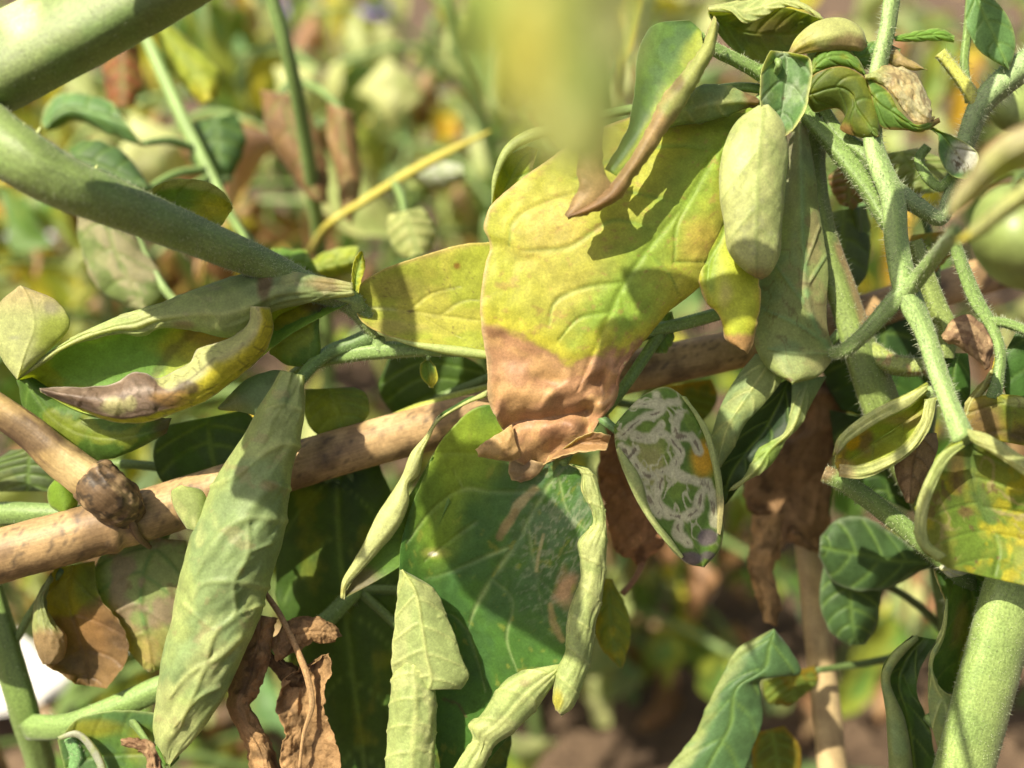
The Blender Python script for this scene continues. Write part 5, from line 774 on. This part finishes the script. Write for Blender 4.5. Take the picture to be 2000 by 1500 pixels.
# ------------------------------------------------------------------ shared leaf shapes for the plants behind
FARMESH = []
def far_leaf(seed, base, alt, mix, Lm, curl, lobes, droop):
    rg = np.random.default_rng(seed); nv, nu = 22, 13; t = np.linspace(0, 1, nv)[:, None]; s = np.linspace(-1, 1, nu)[None]
    wd = Lm*.30*(np.sin(np.pi*t**.75)**.8)*(1+lobes*.35*np.sin(t*14+seed)*np.sign(s)*np.abs(s))+.0004
    a = s*curl*(1+.6*np.sin(5*t+seed)); r = wd/np.maximum(np.abs(curl), .25)
    x = np.where(np.abs(a) > 1e-3, r*np.sin(a), wd*s)*np.where(np.abs(curl) < .25, .25/max(abs(curl), 1e-3), 1)
    z = r*(1-np.cos(a))*np.sign(curl) + (fbm(s*50+0*t+100, t*120+0*s, 25., seed)-.5)*Lm*.10
    y = Lm*t+0*s; th = droop*t; yy = np.cumsum(np.r_[[0], np.full(nv-1, Lm/(nv-1))]*np.cos(th[:, 0])); zz = -np.cumsum(np.r_[[0], np.full(nv-1, Lm/(nv-1))]*np.sin(th[:, 0]))
    V = np.stack([x, yy[:, None]+0*x-z*np.sin(-th), z*np.cos(th)+zz[:, None]], -1).reshape(-1, 3)
    I = np.arange(nu*nv).reshape(nv, nu); F_ = np.stack([I[:-1, :-1], I[:-1, 1:], I[1:, 1:], I[1:, :-1]], -1).reshape(-1, 4)
    m_ = sm(.5-mix*.3, .62-mix*.3, fbm(s*60+0*t+300, t*100+0*s, 34., seed+3))[..., None]
    c = A(base)*(1-m_)+A(alt)*m_; c = c*(.8+.4*fbm(s*60+0*t, t*100+0*s, 18., seed+5))[..., None]
    vein = np.exp(-(s/.07)**2)+.5*np.exp(-(((t*7-np.abs(s)*1.2) % 1)-.5)**2/.006); c = c+(np.minimum(c*1.8, .6)-c)*np.clip(vein, 0, 1)[..., None]*.35
    col = np.ones((nu*nv, 4)); col[:, :3] = c.reshape(-1, 3)
    o = mesh('leaf', V, F_, M_FAR, None, col, np.stack([x, y], -1).reshape(-1, 2)*90); me = o.data; bpy.data.objects.remove(o); return me
PAL = dict(green=[(UPM*1.0, UPYG*.7), (UPG*1.2, UPM), (UPT, UPM), (UPT*1.3, LO*.6)], pale=[(LO, LOY), (LO*.9, LOG), (LOY, LO)], yellow=[(UPYG, UPY), (UPYG*.9, LO), (UPY*.9, ORG*.8)], brown=[(BRN, A([0.16, 0.0873, 0.037])), (TAN*.8, BRN), (A([0.36, 0.252, 0.141]), BRN), (A([0.24, 0.145, 0.074]), A([0.4, 0.281, 0.148]))])
FAR = {k: [] for k in PAL}; i_ = 0
for k, ps in PAL.items():
    for (b, a) in ps:
        for v in range(2):
            i_ += 1; dr_ = k == 'brown'
            FAR[k].append(far_leaf(i_*7+v, b, a, .5, (.034, .050)[v], (1.9 if dr_ else (.7, 1.35)[v])*(1 if (i_ % 3) else -1), .7 if dr_ else .4, (1.5, .9, .5)[i_ % 3]))
tube_far = {}
def far_plant(base, height, n, mixw, seed, label, lean=(0, 0), spread=.11, group='tomato plants standing behind', size=1.):
    rg = np.random.default_rng(seed); b = A([*base, 0.]); t = thing('tomato_plant', label, 'plant', b, group)
    pts = [b+A([lean[0]*u+.02*math.sin(5*u+seed), lean[1]*u+.02*math.cos(4*u+seed), height*u-.02*(u == 0)]) for u in np.linspace(0, 1, 6)]
    def wt(P_, r, name, c=STM*.8): return tube(name, t, [(*PXW(p), r*DF/((A(p)-CAM)@FW)/PX) for p in P_], c, ring=8, n=len(P_)*5, ridge=0, seed=seed)
    wt(pts, .0045, 'stem')
    keys = list(mixw); pr = A([mixw[k] for k in keys]); pr = pr/pr.sum(); c_ = 0
    nb = max(n//6, 1)
    for j in range(nb):
        u = .25+.75*(j+rg.random()*.6)/nb; p0 = A([np.interp(u, np.linspace(0, 1, 6), [p[k] for p in pts]) for k in range(3)])
        az = j*2.4+rg.random(); ln_ = spread*(.7+.6*rg.random()); d = A([math.cos(az), math.sin(az), .25+.3*rg.random()])
        br = [p0, p0+d*ln_*.5+A([0, 0, .012]), p0+d*ln_+A([0, 0, -.02*rg.random()-.01])]; wt(br, .0022, 'leaf_stalk')
        for m_ in range(6):
            f = (.35, .35, .65, .65, .9, 1.)[m_]; q0 = br[0]*(1-f)*(1-f)+2*br[1]*f*(1-f)+br[2]*f*f; k = keys[rg.choice(len(keys), p=pr)]
            me = FAR[k][rg.integers(len(FAR[k]))]; o = bpy.data.objects.new('leaf', me); C.objects.link(o); o.parent = t; o.location = q0-b
            yaw = az-math.pi/2+(0 if m_ == 5 else (1 if m_ % 2 else -1)*(1.0+.4*rg.random())); sc = size*(.75+.6*rg.random())
            o.rotation_euler = (-.35-1.0*rg.random()*(1.3 if k == 'brown' else .8), rg.normal(0, .5), yaw+rg.normal(0, .25)); o.scale = (sc, sc, sc)
    return t
M_A = dict(green=4, pale=3, yellow=2, brown=2.2); M_B = dict(green=5, pale=1.2, yellow=1, brown=2)
NAMES = {}
def row(y, x0, x1, n, h, nl, mix, tag, seed, size=1.25, spread=.12):
    for j in range(n):
        x = x0+(x1-x0)*j/max(n-1, 1)
        far_plant((x+.03*math.sin(seed*3+j*2.1), y+.03*math.cos(seed+j*1.7)), h*(.92+.16*((j*7+seed) % 5)/4), nl, mix, seed*20+j, 'tomato plant in the '+tag, lean=(.04*math.sin(j+seed), -.02), size=size, spread=spread, group='tomato plants of the '+tag)
M_A = dict(green=3.5, pale=4, yellow=2, brown=2.2)
row(.50, -.36, -.06, 3, .46, 66, M_A, 'near blurred row behind the forked stem', 1)
row(.66, -.46, .02, 4, .50, 66, M_A, 'middle blurred row behind the brown hanging leaves', 2)
row(.52, .02, .40, 4, .30, 60, M_B, 'low shaded row behind the thin cane', 3)
row(.80, .10, .60, 4, .46, 60, M_A, 'middle blurred row behind the hairy stalks', 4)
row(.95, -.75, .05, 5, .48, 60, M_A, 'far row behind the lilac sheet', 5, 1.4, .14)
row(1.25, -.95, .95, 7, .50, 60, M_A, 'last row at the back', 6, 1.7, .18)
row(.36, -.30, -.12, 2, .20, 42, M_B, 'low row under the bamboo node', 7)
# leaves that show as single blurred shapes above the branch
UPp = thing('tomato_plant', 'blurred tomato plant with yellow strip leaf and brown hanging leaves', 'plant', (-.10, .40, 0))
tube('stem', UPp, [gpx(-.10, .40, -.02, 16), (600, 1500, 2000, 12), (640, 700, 1500, 13), (600, 300, 1000, 14), (560, 100, 800, 14), (500, -100, 700, 14)], STM*.9, n=70, ring=12, seed=4)
for L_, R_, dd, c, ex, lab in [
    ([(80, 240), (100, 195), (150, 178), (220, 200)], [(90, 260), (150, 235), (210, 262), (280, 285)], 420, UPT*1.5, (LOY, edge(10, .7)), 'blue green leaf with pale wavy edge under thick stem'),
    ([(135, 290), (180, 275), (230, 290), (285, 350)], [(140, 320), (180, 360), (230, 385), (290, 380)], 380, UPT*.8, (UPM, tt(.4, 0., .7)), 'smooth dark green leaf behind the branch'),
    ([(150, 400), (155, 470), (190, 560), (250, 600)], [(260, 440), (290, 500), (330, 570), (300, 610)], 300, A([.32, .30, .18]), (A([.14, .22, .06]), nz(50, .5, .62, .8, 4)), 'tan and green patchy leaf below the branch'),
    ([(305, 62), (320, 110), (355, 165), (390, 205)], [(330, 50), (380, 90), (430, 150), (425, 190)], 600, UPYG*1.1, (UPY, tt(.6, 1., .8)), 'bright yellow green strip leaf beside blurred stalk'),
    ([(205, 95), (200, 150), (215, 205)], [(270, 90), (278, 150), (265, 210)], 700, A([.26, .10, .04]), (A([0.12, 0.0582, 0.0296]), nz(50, .5, .65, .8, 4)), 'rusty brown hanging leaf under the thick stem'),
    ([(510, 175), (520, 250), (560, 330), (600, 385)], [(590, 190), (620, 260), (640, 330), (640, 400)], 620, A([0.24, 0.141, 0.0703]), (A([0.14, 0.0776, 0.037]), nz(50, .5, .65, .8, 4)), 'long brown hanging leaf, wider of two'),
    ([(640, 200), (640, 280), (660, 360), (665, 420)], [(690, 220), (700, 290), (705, 370), (690, 440)], 650, A([0.26, 0.15, 0.074]), (A([0.4, 0.281, 0.155]), nz(50, .5, .65, .8, 4)), 'long brown hanging leaf, narrower of two'),
    ([(760, 420), (755, 460), (790, 505)], [(820, 405), (850, 440), (845, 490)], 420, LOY*.9, (LO, nz(50, .5, .65, .6, 4)), 'pale round blurred leaf above the oval yellow leaf'),
    ([(800, 330), (830, 310), (900, 320)], [(800, 350), (850, 370), (910, 350)], 700, A([.45, .48, .40]), (LO, nz(50, .5, .65, .6, 4)), 'whitish blurred leaf left of the glowing yellow leaf'),
    ([(500, 510), (540, 485), (600, 490)], [(505, 530), (560, 540), (630, 545)], 240, UPM, (UPYG, edge(10, .7)), 'green leaf end just above the curled leaf'),
    ([(590, 520), (640, 490), (700, 480)], [(600, 545), (660, 540), (690, 530)], 300, UPYG*.9, (LO, nz(50, .5, .65, .6, 4)), 'yellow leaf end just above the curled leaf'),
    ([(380, 240), (370, 300), (400, 350)], [(460, 220), (480, 280), (450, 350)], 560, UPT, (UPG, nz(50, .5, .65, .6, 4)), 'blue green blurred leaf crossing the thin stalk')]:
    dd = dd*1.75; q = blade(L_, R_, d=dd, cup=-24*1.3, n=(36, 44), wav=10, seed=int(dd)); leaf('leaf', UPp, [q], [c, ex, (c*1.35, nz(40, .55, .7, .5, 8))], [LO*.8], VU, VL, dict(n=4, w=4), seed=int(dd)+800, label=lab)
tube('stalk', UPp, [(270, 40, 980, 10.2), (310, 130, 945, 11.9), (360, 240, 910, 12.75), (410, 340, 875, 11.9), (450, 420, 840, 10.2), (560, 560, 1050, 10.2), (640, 700, 1800, 7.6499999999999995)], STM*1.1, n=60, ring=14, seed=8, label='blurred green stalk crossing behind the branch')
tube('stalk', UPp, [(600, 500, 1300, 6.8), (640, 440, 980, 7.6499999999999995), (700, 400, 980, 8.5), (770, 355, 1015, 9.35), (860, 305, 1050, 9.35), (960, 255, 1085, 2.5)], A([.40, .36, .06]), n=50, ring=14, seed=9, label='yellow arching stalk behind the oval leaf')
tube('stalk', UPp, [(260, 440, 525, 6.8), (290, 510, 525, 7.6499999999999995), (330, 575, 508, 7.6499999999999995), (420, 640, 578, 6.8), (640, 700, 1800, 5.1)], STP, n=40, ring=12, seed=9)
for b, a in [((280, 280, 420), (380, 290, 510)), ((285, 370, 380), (400, 330, 500)), ((270, 440, 300), (410, 345, 500)), ((320, 58, 600), (275, 55, 558)), ((235, 95, 700), (275, 45, 560)), ((550, 182, 620), (585, 160, 860)), ((665, 212, 650), (585, 160, 860)), ((790, 412, 420), (770, 358, 578)), ((805, 340, 700), (790, 345, 585)), ((500, 520, 240), (452, 425, 478)), ((595, 535, 300), (500, 500, 540)), ((450, 350, 560), (425, 370, 495))]:
    a = A(a)*A([1, 1, 1.75]); b = A(b)*A([1, 1, 1.75]); m_ = (a+b)/2+A([0, -10, 10]); tube('petiole', UPp, [(*a, 8), (*m_, 8), (*b, 6)], STM*.9, n=16, ring=8, seed=3)

# ------------------------------------------------------------------ ground litter and scraps of sheet
def gp(px, py):
    r = W(A([px, py, 0]))-CAM; return CAM+r*(-CAM[2]/r[2])
rg = np.random.default_rng(5)
for k in range(70):
    p = gp(rg.uniform(-200, 2200), rg.uniform(100, 1650)); me = FAR['brown'][rg.integers(len(FAR['brown']))]
    o = bpy.data.objects.new('fallen_leaf', me); C.objects.link(o); o.location = (p[0], p[1], .022); o.rotation_euler = (rg.normal(0, .3), rg.normal(0, .3), rg.uniform(0, 6.28)); s_ = rg.uniform(.7, 1.3); o.scale = (s_, s_, s_)
    o['label'] = 'dry brown leaf lying on the soil'; o['category'] = 'dead leaf'; o['group'] = 'dead leaves lying on the soil'
def sheet(name, label, cx, cy, sx, sy, col, seed, z=.03, rot=0., cat='plastic sheet'):
    p = gp(cx, cy); n = 24; u, v = np.meshgrid(np.linspace(-1, 1, n), np.linspace(-1, 1, n)); c, s = math.cos(rot), math.sin(rot)
    x = u*sx*(1+.12*(fbm(v*60+50, u*3+9, 30., seed)-.5)); y = v*sy*(1+.12*(fbm(u*60+80, v*3, 30., seed+1)-.5))
    V = np.stack([p[0]+x*c-y*s, p[1]+x*s+y*c, z+.02*fbm(u*60+200, v*60+200, 30., seed)], -1).reshape(-1, 3); I = np.arange(n*n).reshape(n, n)
    o = mesh(name, V, np.stack([I[:-1, :-1], I[:-1, 1:], I[1:, 1:], I[1:, :-1]], -1).reshape(-1, 4), plain(name+'_film', col, .35)); o['label'] = label; o['category'] = cat
sheet('plastic_sheet', 'white plastic sheet on the ground under the pole', 130, 1350, .085, .045, (.75, .74, .72), 3, rot=.5)
sheet('plastic_sheet', 'white plastic scrap on the ground left of the branch', 60, 500, .05, .03, (.75, .76, .8), 4, rot=.3)
sheet('plastic_sheet', 'crumpled violet plastic sheet on the ground behind the plants', 620, 40, .30, .14, (.16, .10, .28), 5)
sheet('plastic_sheet', 'lilac plastic sheet on the ground behind hanging brown leaves', 780, 230, .12, .12, (.38, .30, .36), 6, rot=.4)
sheet('plastic_sheet', 'white plastic scrap seen beside the dark rolled leaf', 1220, 1110, .03, .02, (.6, .62, .66), 7, rot=.4)
